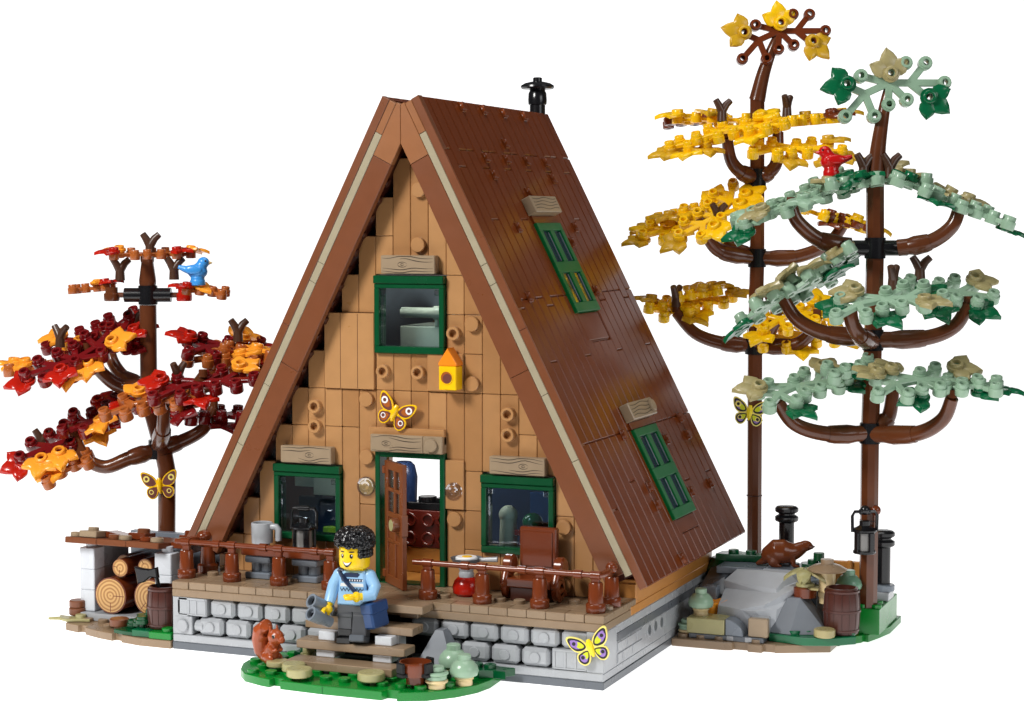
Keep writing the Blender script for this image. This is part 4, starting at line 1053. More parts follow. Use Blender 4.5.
hull([(27.5, 12.0, 1.9), (29.2, 12.2, .9), (30.4, 14.6, .9), (30.2, 14.4, 2.75), (29.2, 12.6, 1.95), (28.2, 12.0, 1.9)], 'rock_pale')
hull([(28.9, 12.0, .86), (30.1, 11.8, .86), (29.6, 13.3, 2.5), (30.3, 13.2, 2.55), (32.0, 12.5, .86), (31.6, 14.4, .86), (29, 14.4, .86), (30.4, 14.4, 2.55), (29.7, 14.4, 2.5)], 'rock_grey')
m.box(25.0, 27.6, 15.6, 18.2, 3.1, 3.5, 'mid_grey'); m.box(27.62, 29.7, 15.9, 18.2, 3.1, 3.5, 'mid_grey'); m.box(29.2, 30.8, 15.0, 18.2, 2.8, 3.1, 'mid_grey')
m.box(25.0, 30.5, 16.2, 20.5, .43, 3.08, 'dark_grey'); m.box(24.8, 25.6, 13.6, 14.4, .43, 2.7, 'mid_grey')
hull([(24.3, 14.2, 2.2), (25.8, 14.4, 2.2), (24.3, 17.5, 3.3), (26, 17.5, 3.4), (25.6, 15.2, 3.0), (24.3, 17.5, 2)], 'dark_grey')
for x, y in ((28.0, 17.2), (29.0, 17.1), (30.2, 16.3)): m.stud(x, y, 3.5 if x < 29.7 else 3.1, 'mid_grey')
solo('rock_outcrop', m, (28, 15, .42), 'stepped pale and dark grey angular rocks between the cabin and the right trees', 'rocks', local=False, sharp=12)
# plants and bits on the rocks
mushroom((25.25, 11.9, 1.52), .97, 'plump sage mushroom standing on the long olive block by the cabin wall')
mushroom((32.45, 15.2, 2.4), 1.0, 'plump sage mushroom behind the right barrel, by the green-leaved tree', cap='sage_dark')
m = MB()
for a in (10, 60, 110, 165, 215): T = Matrix.Translation((25.5, 13.0, 1.6)) @ Matrix.Rotation(R(a), 4, 'Z') @ Matrix.Rotation(R(-25), 4, 'Y'); m.prism([(.2, -.16), (.7, -.3), (1.05, 0), (.7, .3), (.2, .16)], 0, .16, 'orange', M=T)
m.cyl((25.5, 13.0, 1.0), .4, 1.0, 'orange')
solo('orange_flower', m, (25.5, 13, 1.9), 'orange flower behind the mushroom on the olive block', 'flower', local=False)
t = thing('toadstool', (31.5, 14.2, 2.2), 'wide flat tan-capped toadstool on a yellow-tan stem behind the right barrel', 'mushroom')
m = MB(); m.cyl((0, 0, 0), .36, .3, 'olive'); m.lathe([(0, 0), (.42, 0), (.42, .3), (.48, .34), (.48, .6), (.4, .66), (.46, 1.5), (.5, 1.7), (0, 1.7)], 'tan', (0, 0, 0), 'Z', 20); part('stem', m, t, local=True)
m = MB(); m.lathe([(.45, 1.66), (1.0, 1.72), (1.06, 1.82), (.7, 2.02), (.4, 2.1), (.34, 2.1), (.34, 2.34), (0, 2.36)], 'dark_tan_light', (0, 0, 0), 'Z', 28); part('cap', m, t, local=True)
t = thing('palm_plant', (30.4, 13.9, 2.5), 'olive palm-like plant growing from a brown pot on the grey rock', 'plant')
m = MB(); m.lathe([(0, 0), (.6, 0), (.62, .5), (.5, .56), (0, .56)], 'reddish_brown', (0, 0, 0), 'Z', 22); part('pot', m, t, local=True)
m = MB(); m.cyl((0, 0, .56), .5, .2, 'olive', seg=18); m.cyl((0, 0, .76), .3, .7, 'olive', seg=16)
for a in (-5, 95, 185, 275):
    T = Matrix.Rotation(R(a), 4, 'Z'); vs = []; fs = []
    for i in range(7):
        u = i / 6; x = .1 + 1.05 * u; w = .36 * math.sin(math.pi * (.15 + .8 * u)) + .02; z = 1.5 - .55 * u * u
        vs += [(x, -w, z - .05), (x, 0, z + .08), (x, w, z - .05), (x, -w, z - .17), (x, 0, z - .06), (x, w, z - .17)]
    for i in range(6):
        o = i * 6; p_ = o + 6
        fs += [[o, o + 1, p_ + 1, p_], [o + 1, o + 2, p_ + 2, p_ + 1], [o + 4, o + 3, p_ + 3, p_ + 4], [o + 5, o + 4, p_ + 4, p_ + 5], [o + 3, o, p_, p_ + 3], [o + 2, o + 5, p_ + 5, p_ + 2]]
    m.add(vs, fs, 'khaki' if a < 90 else 'olive', T)
for a in (-40, 30, 120): T = Matrix.Rotation(R(a), 4, 'Z'); m.prism([(.3, -.14), (.8, -.26), (1.2, -.05), (1.0, .2), (.3, .14)], .5, .62, 'khaki', M=T)
part('leaf', m, t, local=True)
disc((31.9, 12.0, .86), .56, .42, 'round olive disc on the dark green plate in front of the right barrel', mat='khaki', group=None, name='round_stone')
leaf_plate('leaf_plant', [(-1.4, -.5), (-.4, -.6), (.4, -.3), (1.3, -.4), (1.0, .1), (1.4, .6), (.2, .5), (-.6, .9), (-1.3, .4)], 0, [(-.5, 0), (.5, 0)], (25.9, 17.7, 3.51), 'dark green leafy plant at the foot of the yellow-leaved tree', mat='leaf_green')
leaf_plate('leaf_plant', [(-.8, -.5), (-.2, -.6), (.4, -.3), (.9, -.3), (.6, .2), (.8, .6), (.1, .5), (-.6, .6), (-1.0, .2)], 0, [(-.3, 0), (.3, .1)], (30.3, 17.3, 3.32), 'dark green leafy plant right behind the otter', mat='dark_green')
m = MB(); m.cyl((0, 0, 0), .3, .45, 'dark_green'); solo('round_plant', m, (30.3, 17.4, 3.85), 'dark green round stud plant behind the otter', 'plant')
m = MB(); m.prism([(0, 0), (.7, -.9), (3.6, -.5), (3.4, 0), (3.6, 2.5), (.5, 2.6)], -3.5, -1.9, 'dark_green', M=Matrix.Translation((24.1, 17.9, 5.5)) @ Matrix.Rotation(R(0), 4, 'Z'))
m2_ = MB(); m2_.lathe([(0, 0), (1.3, 0), (1.2, .7), (.8, 1.2), (0, 1.3)], 'dark_green', (0, 0, 0), 'Z', 16)
solo('green_mound', m2_, (24.9, 18.0, 2.4), 'rounded dark green mound at the back corner of the cabin', 'bush')
m = MB(); m.box(30.6, 32.9, 19.4, 19.7, .43, 3.55, 'oak'); m.cyl((32.75, 19.3, .43), .15, 3.35, 'oak'); m.cyl((31.6, 19.3, .43), .15, 3.2, 'oak'); solo('wooden_fence', m, (32.6, 19.5, .43), 'low orange-brown wooden fence panel behind the right barrel', 'fence', local=False)
# black pipes
def pipe(loc, h, label, basez=None):
    t = thing('pipe', loc, label, 'pipe', 'black flanged pipes'); m = MB()
    m.lathe([(0, 0), (.43, 0), (.43, h - .95), (.5, h - .9), (.62, h - .86), (.66, h - .8), (.66, h - .62), (.56, h - .55), (.46, h - .5), (.46, h - .42), (.6, h - .36), (.66, h - .3), (.66, h - .14), (.56, h - .04), (.4, h), (0, h)], 'black', (0, 0, 0), 'Z', 26)
    part('tube', m, t, local=True); return t
pipe((28.0, 19.3, 3.1), 3.4, 'black flanged pipe standing behind the otter')
pipe((33.55, 18.6, 2.62), 2.95, 'black flanged pipe on a grey base behind the lantern tree')
m = MB(); m.cyl((-.1, 0, .3), .62, .34, 'mid_grey', seg=24); m.box(-.6, .34, -.75, .75, -.17, .3, 'light_grey'); solo('stone_block', m, (33.75, 18.4, 2.6 - .62), 'grey block with a round top under the right black pipe', 'block')
# otter
m = MB(); c = 'otter_brown'   # faces +x
m.tube([(-1.55, 0, .1), (-1.2, 0, .25), (-.8, 0, .5)], [.1, .2, .34], c, 10)
m.tube([(-.85, 0, .62), (-.5, 0, .82), (-.05, 0, .82), (.35, 0, .78), (.7, 0, .9), (1.0, 0, 1.1)], [.5, .68, .68, .56, .42, .34], c, 20)
m.ball((-.78, 0, .66), (.52, .52, .5), c); m.ball((1.14, 0, 1.16), (.4, .32, .3), c); m.ball((1.42, 0, 1.1), (.2, .17, .14), c)
for s in (-1, 1):
    m.ball((-.6, .36 * s, .4), (.36, .2, .42), c); m.ball((-.42, .38 * s, .08), (.32, .14, .1), c); m.tube([(.42, .3 * s, .6), (.5, .32 * s, .1)], [.2, .13], c, 8); m.ball((.62, .32 * s, .07), (.24, .12, .09), c); m.ball((1.0, .22 * s, 1.32), (.08, .06, .08), c, 8, 6)
ot = animal('otter', m, (28.5, 16.9, 3.5), 16, 'dark brown otter standing on the grey rocks between the two right trees', 'otter', .04, 16)
m = MB()
for s in (-1, 1): m.ball((1.3, .2 * s, 1.2), (.05, .04, .05), 'print_black', 8, 6)
m.ball((1.6, 0, 1.12), (.05, .08, .05), 'print_black', 8, 6); part('eyes', m, ot, local=True)

# ------------------------------------------------------------------ trees
NODES = [(-1.75, .33), (-2.6, -.3), (-2.6, -2.2), (-.85, -2.1), (0, -1.35), (1.1, -1.0), (2.4, -.8), (3.35, .15), (2.15, 1.3), (.95, 1.25), (0, .5)]
JA, JB = (-1.45, -.75), (1.25, .05)
BARS = [((0, 0), JA), ((0, 0), JB), (JA, NODES[1]), (JA, NODES[2]), (JA, NODES[3]), ((0, 0), NODES[0]), ((0, 0), NODES[4]), ((0, 0), NODES[5]), (JB, NODES[6]), (JB, NODES[7]), (JB, NODES[8]), ((0, 0), NODES[9]), ((0, 0), NODES[10])]
SN = [(0, 0), (1.05, .05), (2.0, .75), (1.95, -.7), (-.8, .75), (-1.0, -.5)]
SB = [(SN[0], SN[1]), (SN[1], SN[2]), (SN[1], SN[3]), (SN[0], SN[4]), (SN[0], SN[5])]
def bar(mb, a, b, w, z0, z1, mat):
    d = Vector((b[0] - a[0], b[1] - a[1], 0)); T = Matrix.Translation((a[0], a[1], 0)) @ Matrix.Rotation(math.atan2(d.y, d.x), 4, 'Z')
    mb.box(0, d.length, -w, w, z0, z1, mat, b=.04, M=T)
MESH = {}
TREECOL = dict(DO='dark_orange', DR='dark_red', OR='orange', RD='red', YE='yellow', RB='reddish_brown', GY='gold_olive', SG='sage', DG='leaf_green', OL='khaki')
def limb(kind, c):
    key = kind + c
    if key not in MESH:
        mb = MB(); mat = TREECOL[c]; N, B = (NODES, BARS) if kind == 'B' else (SN, SB)
        for i, (a, b) in enumerate(B): bar(mb, a, b, .22, -.15 + i * .0013, .15 - i * .0013, mat)
        for x, y in N:
            mb.lathe([(.19, -.32), (.40, -.32), (.43, -.28), (.43, .2), (.35, .22), (.35, .46), (.32, .5), (.21, .5), (.19, .47), (.19, -.32)], mat, (x, y, 0), 'Z', 14)
        MESH[key] = mb.mesh('leaf_spray')
    return MESH[key]
def leafmesh(c):
    key = 'leaf' + c
    if key not in MESH:
        mb = MB(); mat = TREECOL[c]
        mb.lathe([(.2, 0), (.46, 0), (.48, .04), (.48, .2), (.36, .22), (.36, .4), (.32, .44), (.22, .44), (.2, .4), (.2, 0)], mat, (0, 0, 0), 'Z', 16)
        for a, L in ((0, 1.42), (58, 1.2), (-58, 1.2)):
            T = Matrix.Rotation(R(a), 4, 'Z'); vs = []; fs = []
            st = [(.22, .26), (.5, .44), (.8, .46), (1.1, .3), (1.3, .12), (1.42, .01)]
            for x, w in st:
                x = x * L / 1.42; z = .1 + .1 * math.sin(x * 1.6) - .15 * max(0, x - .7) ** 2 * 2
                vs += [(x, -w, z - .02), (x, -w * .5, z + .07), (x, 0, z + .02), (x, w * .5, z + .07), (x, w, z - .02), (x, w, z - .16), (x, 0, z - .13), (x, -w, z - .16)]
            for i in range(len(st) - 1):
                o, q = i * 8, i * 8 + 8
                for k in range(8): l = (k + 1) % 8; fs.append([o + k, q + k, q + l, o + l])
            fs.append([(len(st) - 1) * 8 + k for k in range(8)])
            mb.add(vs, fs, mat, T)
        MESH[key] = mb.mesh('leaf', sharp=50)
    return MESH[key]
def smooth_path(pts, n=6):
    out = []; N = len(pts)
    for i in range(N - 1):
        p0, p1, p2, p3 = [Vector(pts[min(max(i + k, 0), N - 1)]) for k in (-1, 0, 1, 2)]
        for j in range(n):
            t = j / n; out.append(tuple(.5 * ((2 * p1) + (p2 - p0) * t + (2 * p0 - 5 * p1 + 4 * p2 - p3) * t * t + (3 * p1 - p0 - 3 * p2 + p3) * t ** 3)))
    out.append(tuple(pts[-1])); return out
YAW = 22.3
SCALE = dict(red=.88, yellow=.82, green=.86)
TREES = {}
TREES['red'] = dict(
  trunk=[
    (-6.41, 9.5, -1.71, 0.5),
    (-6.28, 9.5, 7.99, 0.5),
    (-6.47, 9.5, 8.86, 0.5),
    (-7.18, 9.5, 11.17, 0.5),
    (-7.44, 9.5, 12.32, 0.5),
    (-7.43, 9.5, 17.56, 0.5),
  ],
  sprays=[
    ('B', (-7.18, 9.5, 20.51), 0, 0, 6, 'DO', [(1, 170, 'OR', 1), (2, 200, 'RD', 1), (6, -20, 'RD', 1), (7, 0, 'OR', 1)]),
    ('S', (-10.84, 9.5, 18.5), 180, -6, 0, 'DO', [(0, 150, 'OR', 1), (4, 180, 'RD', 1)]),
    ('S', (-3.93, 9.5, 18.42), 0, -4, 0, 'DO', [(5, 180, 'RD', 1), (0, 20, 'OR', 1)]),
    ('B', (-9.74, 8.0, 14.86), 190, -18, -28, 'DR', [(8, 60, 'OR', 1), (9, 70, 'OR', 1), (1, 170, 'RD', 1), (2, 190, 'RD', -1), (0, 200, 'DR', -1)]),
    ('B', (-10.35, 6.5, 14.49), 192, -20, -30, 'DR', [(7, 0, 'RD', -1), (1, 180, 'OR', 1), (9, 80, 'RD', 1)]),
    ('S', (-13.78, 8.0, 13.88), 182, -6, -8, 'DO', [(1, 10, 'OR', 1), (3, 90, 'OR', 1)]),
    ('B', (-12.06, 11.0, 15.57), 186, -14, -14, 'DR', [(6, 0, 'OR', 1), (9, 90, 'OR', 1), (1, 190, 'RD', 1)]),
    ('B', (-3.01, 11.0, 15.14), 8, -16, 18, 'DR', [(1, 180, 'RD', 1), (9, 80, 'OR', 1), (7, 0, 'OR', 1), (5, -60, 'OR', 1), (6, -40, 'RD', 1)]),
    ('B', (-2.65, 11.5, 14.36), -6, -16, 16, 'DO', [(7, 0, 'OR', 1), (1, 180, 'DR', 1), (9, 80, 'RD', 1)]),
    ('S', (-1.92, 10.5, 14.91), 10, -10, 10, 'DO', [(1, 40, 'OR', 1)]),
    ('B', (-2.26, 7.0, 13.44), -6, 2, 22, 'DR', [(1, 180, 'RD', 1), (8, 50, 'OR', 1), (4, -60, 'RD', -1)]),
    ('S', (-2.32, 9.5, 14.5), 0, 0, 10, 'DO', [(1, 60, 'OR', 1)]),
    ('B', (-4.96, 6.5, 12.38), -30, -2, 18, 'DO', [(0, 120, 'OR', 1), (1, 180, 'RD', -1), (6, 0, 'DR', -1)]),
    ('B', (-11.41, 7.3, 9.76), 196, -22, -32, 'DR', [(0, 100, 'OR', 1), (8, 60, 'OR', 1), (1, 180, 'RD', 1), (2, 150, 'RD', 1), (7, 0, 'RD', -1), (9, 80, 'OR', 1)]),
    ('B', (-9.32, 8.5, 11.18), 200, -20, -24, 'DR', [(1, 180, 'RD', 1), (9, 80, 'OR', 1)]),
    ('S', (-10.67, 6.7, 8.4), 200, -22, -22, 'DO', [(1, 0, 'OR', 1)]),
    ('B', (-4.6, 11.0, 11.13), 4, -6, 12, 'DR', [(7, 0, 'DR', -1), (1, 170, 'RD', 1), (5, -60, 'DR', -1)]),
  ],
  branches=[
    [(-7.5, 9.5, 12.73), (-8.81, 8.8, 12.8), (-9.9, 8.3, 13.68), (-10.63, 8.0, 14.96)],
    [(-7.63, 9.5, 12.78), (-9.6, 10.3, 13.19), (-10.76, 10.8, 14.07), (-11.22, 11.0, 15.17)],
    [(-7.36, 9.5, 12.74), (-4.27, 10.5, 12.87), (-3.24, 10.8, 13.7), (-2.68, 11.0, 14.97)],
    [(-7.36, 9.5, 12.62), (-4.53, 8.0, 12.72), (-2.97, 7.3, 13.17), (-2.26, 7.0, 13.72)],
    [(-6.94, 9.5, 9.13), (-8.13, 8.5, 8.72), (-9.44, 7.9, 8.21), (-10.53, 7.5, 8.78), (-11.26, 7.3, 10.23)],
    [(-6.94, 9.5, 9.19), (-5.75, 10.1, 9.59), (-4.5, 10.6, 10.35), (-3.99, 11.0, 11.56)],
    [(-6.87, 9.5, 9.37), (-5.23, 7.5, 10.57), (-4.51, 6.5, 12.11)],
  ],
  twigs=[
    (-7.24, 9.5, 20.97, 0),
    (-9.31, 9.5, 19.51, 20),
    (-5.64, 9.5, 19.6, 0),
    (-12.49, 8.0, 15.61, -30),
    (-8.99, 10.5, 16.49, 0),
    (-2.34, 11.0, 16.02, 20),
    (-3.88, 7.0, 13.73, 60),
    (-13.22, 7.1, 9.58, 0),
  ],
  rings=[
    (-7.42, 9.5, 18.14),
    (-7.43, 9.5, 12.73),
    (-6.87, 9.5, 9.19),
  ],
)
TREES['yellow'] = dict(
  trunk=[
    (23.8, 28.0, 1.09, 0.46),
    (23.74, 28.0, 14.9, 0.46),
    (23.82, 28.0, 20.18, 0.46),
    (23.78, 28.0, 24.89, 0.46),
    (23.74, 28.0, 29.93, 0.42),
  ],
  sprays=[
    ('B', (25.06, 28.0, 33.76), 'cam', 0, 0, 'RB', [(10, 100, 'YE', 1), (1, 170, 'GY', 1), (6, -40, 'GY', 1)]),
    ('B', (21.66, 26.0, 27.37), 186, -10, -18, 'YE', [(7, 0, 'GY', -1), (8, 60, 'YE', -1), (1, 190, 'YE', 1), (9, 90, 'GY', -1), (6, -30, 'GY', -1)]),
    ('B', (21.42, 28.5, 28.56), 180, 2, -4, 'YE', [(7, 0, 'YE', 1), (9, 70, 'GY', 1)]),
    ('S', (19.56, 29.0, 28.56), 180, -2, 0, 'RB', [(5, 180, 'YE', 1)]),
    ('B', (23.52, 25.5, 27.91), -36, 2, 16, 'YE', [(9, 60, 'YE', 1), (5, -60, 'YE', -1)]),
    ('B', (26.08, 28.5, 28.35), 6, 2, 8, 'YE', [(7, 0, 'GY', 1), (6, -20, 'RB', 1), (9, 70, 'GY', 1), (2, 220, 'YE', -1)]),
    ('B', (26.6, 26.0, 26.7), -18, -10, 16, 'YE', [(7, 10, 'GY', -1), (6, -50, 'GY', -1), (8, 30, 'GY', 1), (4, -80, 'GY', -1)]),
    ('B', (22.0, 25.8, 22.71), 198, -20, -30, 'YE', [(1, 180, 'YE', 1), (7, 0, 'GY', -1), (0, 150, 'YE', 1), (3, 220, 'YE', -1), (9, 80, 'YE', 1)]),
    ('B', (19.25, 29.5, 22.85), 186, -14, -14, 'YE', [(7, 0, 'GY', -1), (9, 80, 'YE', 1), (8, 40, 'GY', 1)]),
    ('B', (19.2, 28.0, 22.11), 192, -16, -22, 'YE', [(7, 0, 'GY', -1), (6, -40, 'YE', -1), (9, 70, 'YE', 1)]),
    ('S', (19.61, 30.0, 22.79), 180, -12, -6, 'RB', [(3, 80, 'YE', 1)]),
    ('B', (27.69, 30.0, 22.66), 6, -14, 14, 'YE', [(7, 0, 'GY', 1), (4, -80, 'RB', -1)]),
    ('B', (26.59, 29.0, 15.51), -20, -6, 22, 'YE', [(7, 0, 'GY', -1), (4, -70, 'YE', -1), (1, 180, 'GY', 1)]),
    ('S', (28.64, 29.6, 22.48), 6, -14, 4, 'RB', [(1, 60, 'YE', 1)]),
    ('S', (18.13, 27.0, 17.09), -4, -2, 10, 'YE', [(4, 180, 'GY', 1), (1, 40, 'YE', 1), (3, -30, 'GY', -1)]),
    ('B', (19.31, 29.0, 17.4), 6, 2, 14, 'YE', [(7, 0, 'GY', 1), (4, -70, 'YE', -1), (9, 70, 'YE', 1)]),
    ('S', (19.61, 28.0, 17.81), 8, 6, 4, 'YE', [(1, 60, 'GY', 1), (2, 0, 'GY', 1)]),
    ('B', (26.63, 27.5, 16.86), -12, -4, 26, 'YE', [(1, 200, 'YE', -1), (2, 240, 'YE', -1), (9, 80, 'YE', 1)]),
  ],
  branches=[
    [(23.72, 28.0, 25.01), (23.06, 27.0, 25.35), (22.6, 26.4, 26.06), (22.46, 26.0, 27.35)],
    [(23.84, 28.0, 25.01), (24.53, 28.2, 25.37), (24.9, 28.4, 26.09), (24.92, 28.5, 27.77)],
    [(23.76, 28.0, 20.18), (21.97, 26.8, 20.55), (21.3, 26.1, 21.4), (20.88, 25.8, 22.6)],
    [(23.76, 28.0, 20.24), (22.39, 28.2, 20.65), (21.33, 29.0, 21.56), (20.54, 29.5, 22.97)],
    [(23.82, 28.0, 20.18), (25.97, 28.8, 20.24), (27.82, 29.5, 21.03), (28.78, 29.8, 22.36)],
    [(23.68, 28.0, 14.89), (21.76, 27.7, 14.99), (20.19, 27.2, 15.59), (19.03, 27.0, 16.86)],
    [(23.68, 28.0, 14.83), (25.99, 27.7, 14.91), (27.11, 27.6, 15.54), (27.67, 27.5, 16.76)],
    [(23.74, 28.0, 14.96), (24.81, 27.0, 15.76), (25.42, 27.0, 16.62)],
  ],
  twigs=[
    (22.14, 26.0, 28.9, 20),
    (25.46, 28.5, 29.2, 60),
    (22.0, 25.8, 22.71, 30),
    (19.03, 27.0, 17.72, 60),
    (24.78, 27.5, 17.67, 10),
  ],
  rings=[
    (23.78, 28.0, 25.01),
    (23.82, 28.0, 20.18),
    (23.68, 28.0, 14.89),
  ],
)
TREES['green'] = dict(
  trunk=[
    (33.33, 16.0, 1.51, 0.49),
    (33.31, 16.0, 11.15, 0.49),
    (33.41, 16.0, 16.12, 0.48),
    (33.46, 16.0, 20.99, 0.48),
    (33.41, 16.0, 24.57, 0.42),
  ],
  sprays=[
    ('B', (34.08, 16.0, 29.64), 'cam', 0, 0, 'SG', [(10, 100, 'OL', 1), (1, 190, 'DG', 1), (6, -35, 'DG', 1)]),
    ('B', (30.45, 14.5, 23.73), 186, -19, -14, 'SG', [(0, 150, 'DG', 1), (3, 240, 'DG', -1), (9, 80, 'SG', 1), (4, -80, 'DG', -1), (7, 0, 'OL', 1)]),
    ('B', (31.75, 17.5, 24.3), 188, -12, -10, 'SG', [(9, 70, 'DG', 1), (1, 180, 'OL', 1)]),
    ('S', (28.27, 14.0, 22.84), 190, -22, -8, 'SG', [(1, 20, 'SG', 1), (2, -20, 'DG', -1)]),
    ('S', (32.93, 15.0, 24.4), 180, -6, 0, 'SG', [(0, 140, 'DG', 1), (3, 90, 'OL', 1)]),
    ('B', (36.47, 16.5, 23.83), -4, -17, 14, 'SG', [(0, 150, 'DG', 1), (4, -90, 'DG', -1), (9, 80, 'OL', 1), (8, 20, 'OL', 1)]),
    ('S', (38.65, 16.2, 22.83), -6, -20, 4, 'SG', [(2, -10, 'DG', -1), (4, 160, 'OL', 1)]),
    ('S', (34.21, 16.5, 24.58), 0, -6, 0, 'SG', [(1, 40, 'OL', 1)]),
    ('B', (29.39, 14.0, 18.62), 176, -31, 16, 'SG', [(7, 0, 'DG', -1), (1, 170, 'DG', -1), (0, 120, 'OL', 1), (9, 60, 'OL', 1)]),
    ('B', (29.88, 15.5, 19.38), 178, -30, 20, 'SG', [(1, 180, 'DG', -1), (9, 60, 'OL', 1), (5, -60, 'DG', -1)]),
    ('S', (31.0, 14.4, 19.95), -4, 30, -6, 'SG', [(1, 20, 'OL', 1)]),
    ('B', (34.72, 12.5, 18.44), -14, 0, 28, 'SG', [(1, 170, 'DG', -1), (8, 40, 'DG', -1), (0, 180, 'OL', 1), (4, -40, 'DG', -1), (6, -10, 'OL', 1)]),
    ('B', (36.53, 17.5, 18.76), -4, -8, 20, 'SG', [(8, 20, 'OL', 1), (6, -20, 'DG', -1), (4, -60, 'DG', -1)]),
    ('B', (29.94, 13.5, 13.75), 14, 9, 24, 'SG', [(1, 170, 'OL', 1), (3, -60, 'DG', -1), (8, 40, 'OL', 1), (7, 0, 'DG', -1)]),
    ('S', (32.37, 14.0, 14.53), 14, 8, 16, 'SG', [(1, 30, 'DG', -1), (2, 0, 'DG', -1)]),
    ('B', (36.37, 13.5, 14.27), -10, -5, 20, 'SG', [(1, 150, 'OL', 1), (8, 0, 'OL', 1), (4, 210, 'DG', -1), (0, 120, 'OL', 1)]),
    ('S', (38.42, 14.0, 13.99), -10, -5, 14, 'SG', [(2, 0, 'DG', -1), (1, 20, 'DG', -1)]),
  ],
  branches=[
    [(32.12, 16.0, 21.09), (30.66, 15.3, 21.41), (29.61, 14.7, 22.36), (29.28, 14.5, 23.26)],
    [(34.67, 16.0, 21.0), (36.3, 16.2, 21.32), (37.4, 16.4, 22.15), (37.77, 16.5, 23.25)],
    [(33.36, 16.0, 16.22), (31.27, 14.8, 16.45), (29.79, 14.2, 17.19), (28.96, 14.0, 18.46)],
    [(33.41, 16.0, 16.01), (33.27, 13.4, 16.47), (32.99, 12.7, 17.22), (32.92, 12.5, 18.16)],
    [(33.46, 16.0, 16.12), (36.01, 16.8, 16.24), (37.48, 17.3, 16.88), (38.11, 17.5, 18.04)],
    [(33.31, 16.0, 11.15), (31.35, 14.7, 11.15), (29.73, 14.0, 11.68), (28.93, 13.5, 12.87)],
    [(33.31, 16.0, 11.1), (35.92, 14.8, 11.33), (37.44, 14.0, 12.2), (38.01, 13.5, 13.4)],
    [(33.37, 16.0, 11.26), (34.16, 16.5, 11.94), (34.41, 16.5, 13.44)],
  ],
  twigs=[
    (32.92, 15.5, 25.2, 20),
    (34.19, 16.0, 25.2, 10),
    (35.56, 17.5, 19.81, 0),
    (34.63, 15.0, 19.34, 60),
  ],
  rings=[
    (33.46, 16.0, 20.99),
    (33.41, 16.0, 16.12),
    (33.31, 16.0, 11.15),
  ],
)

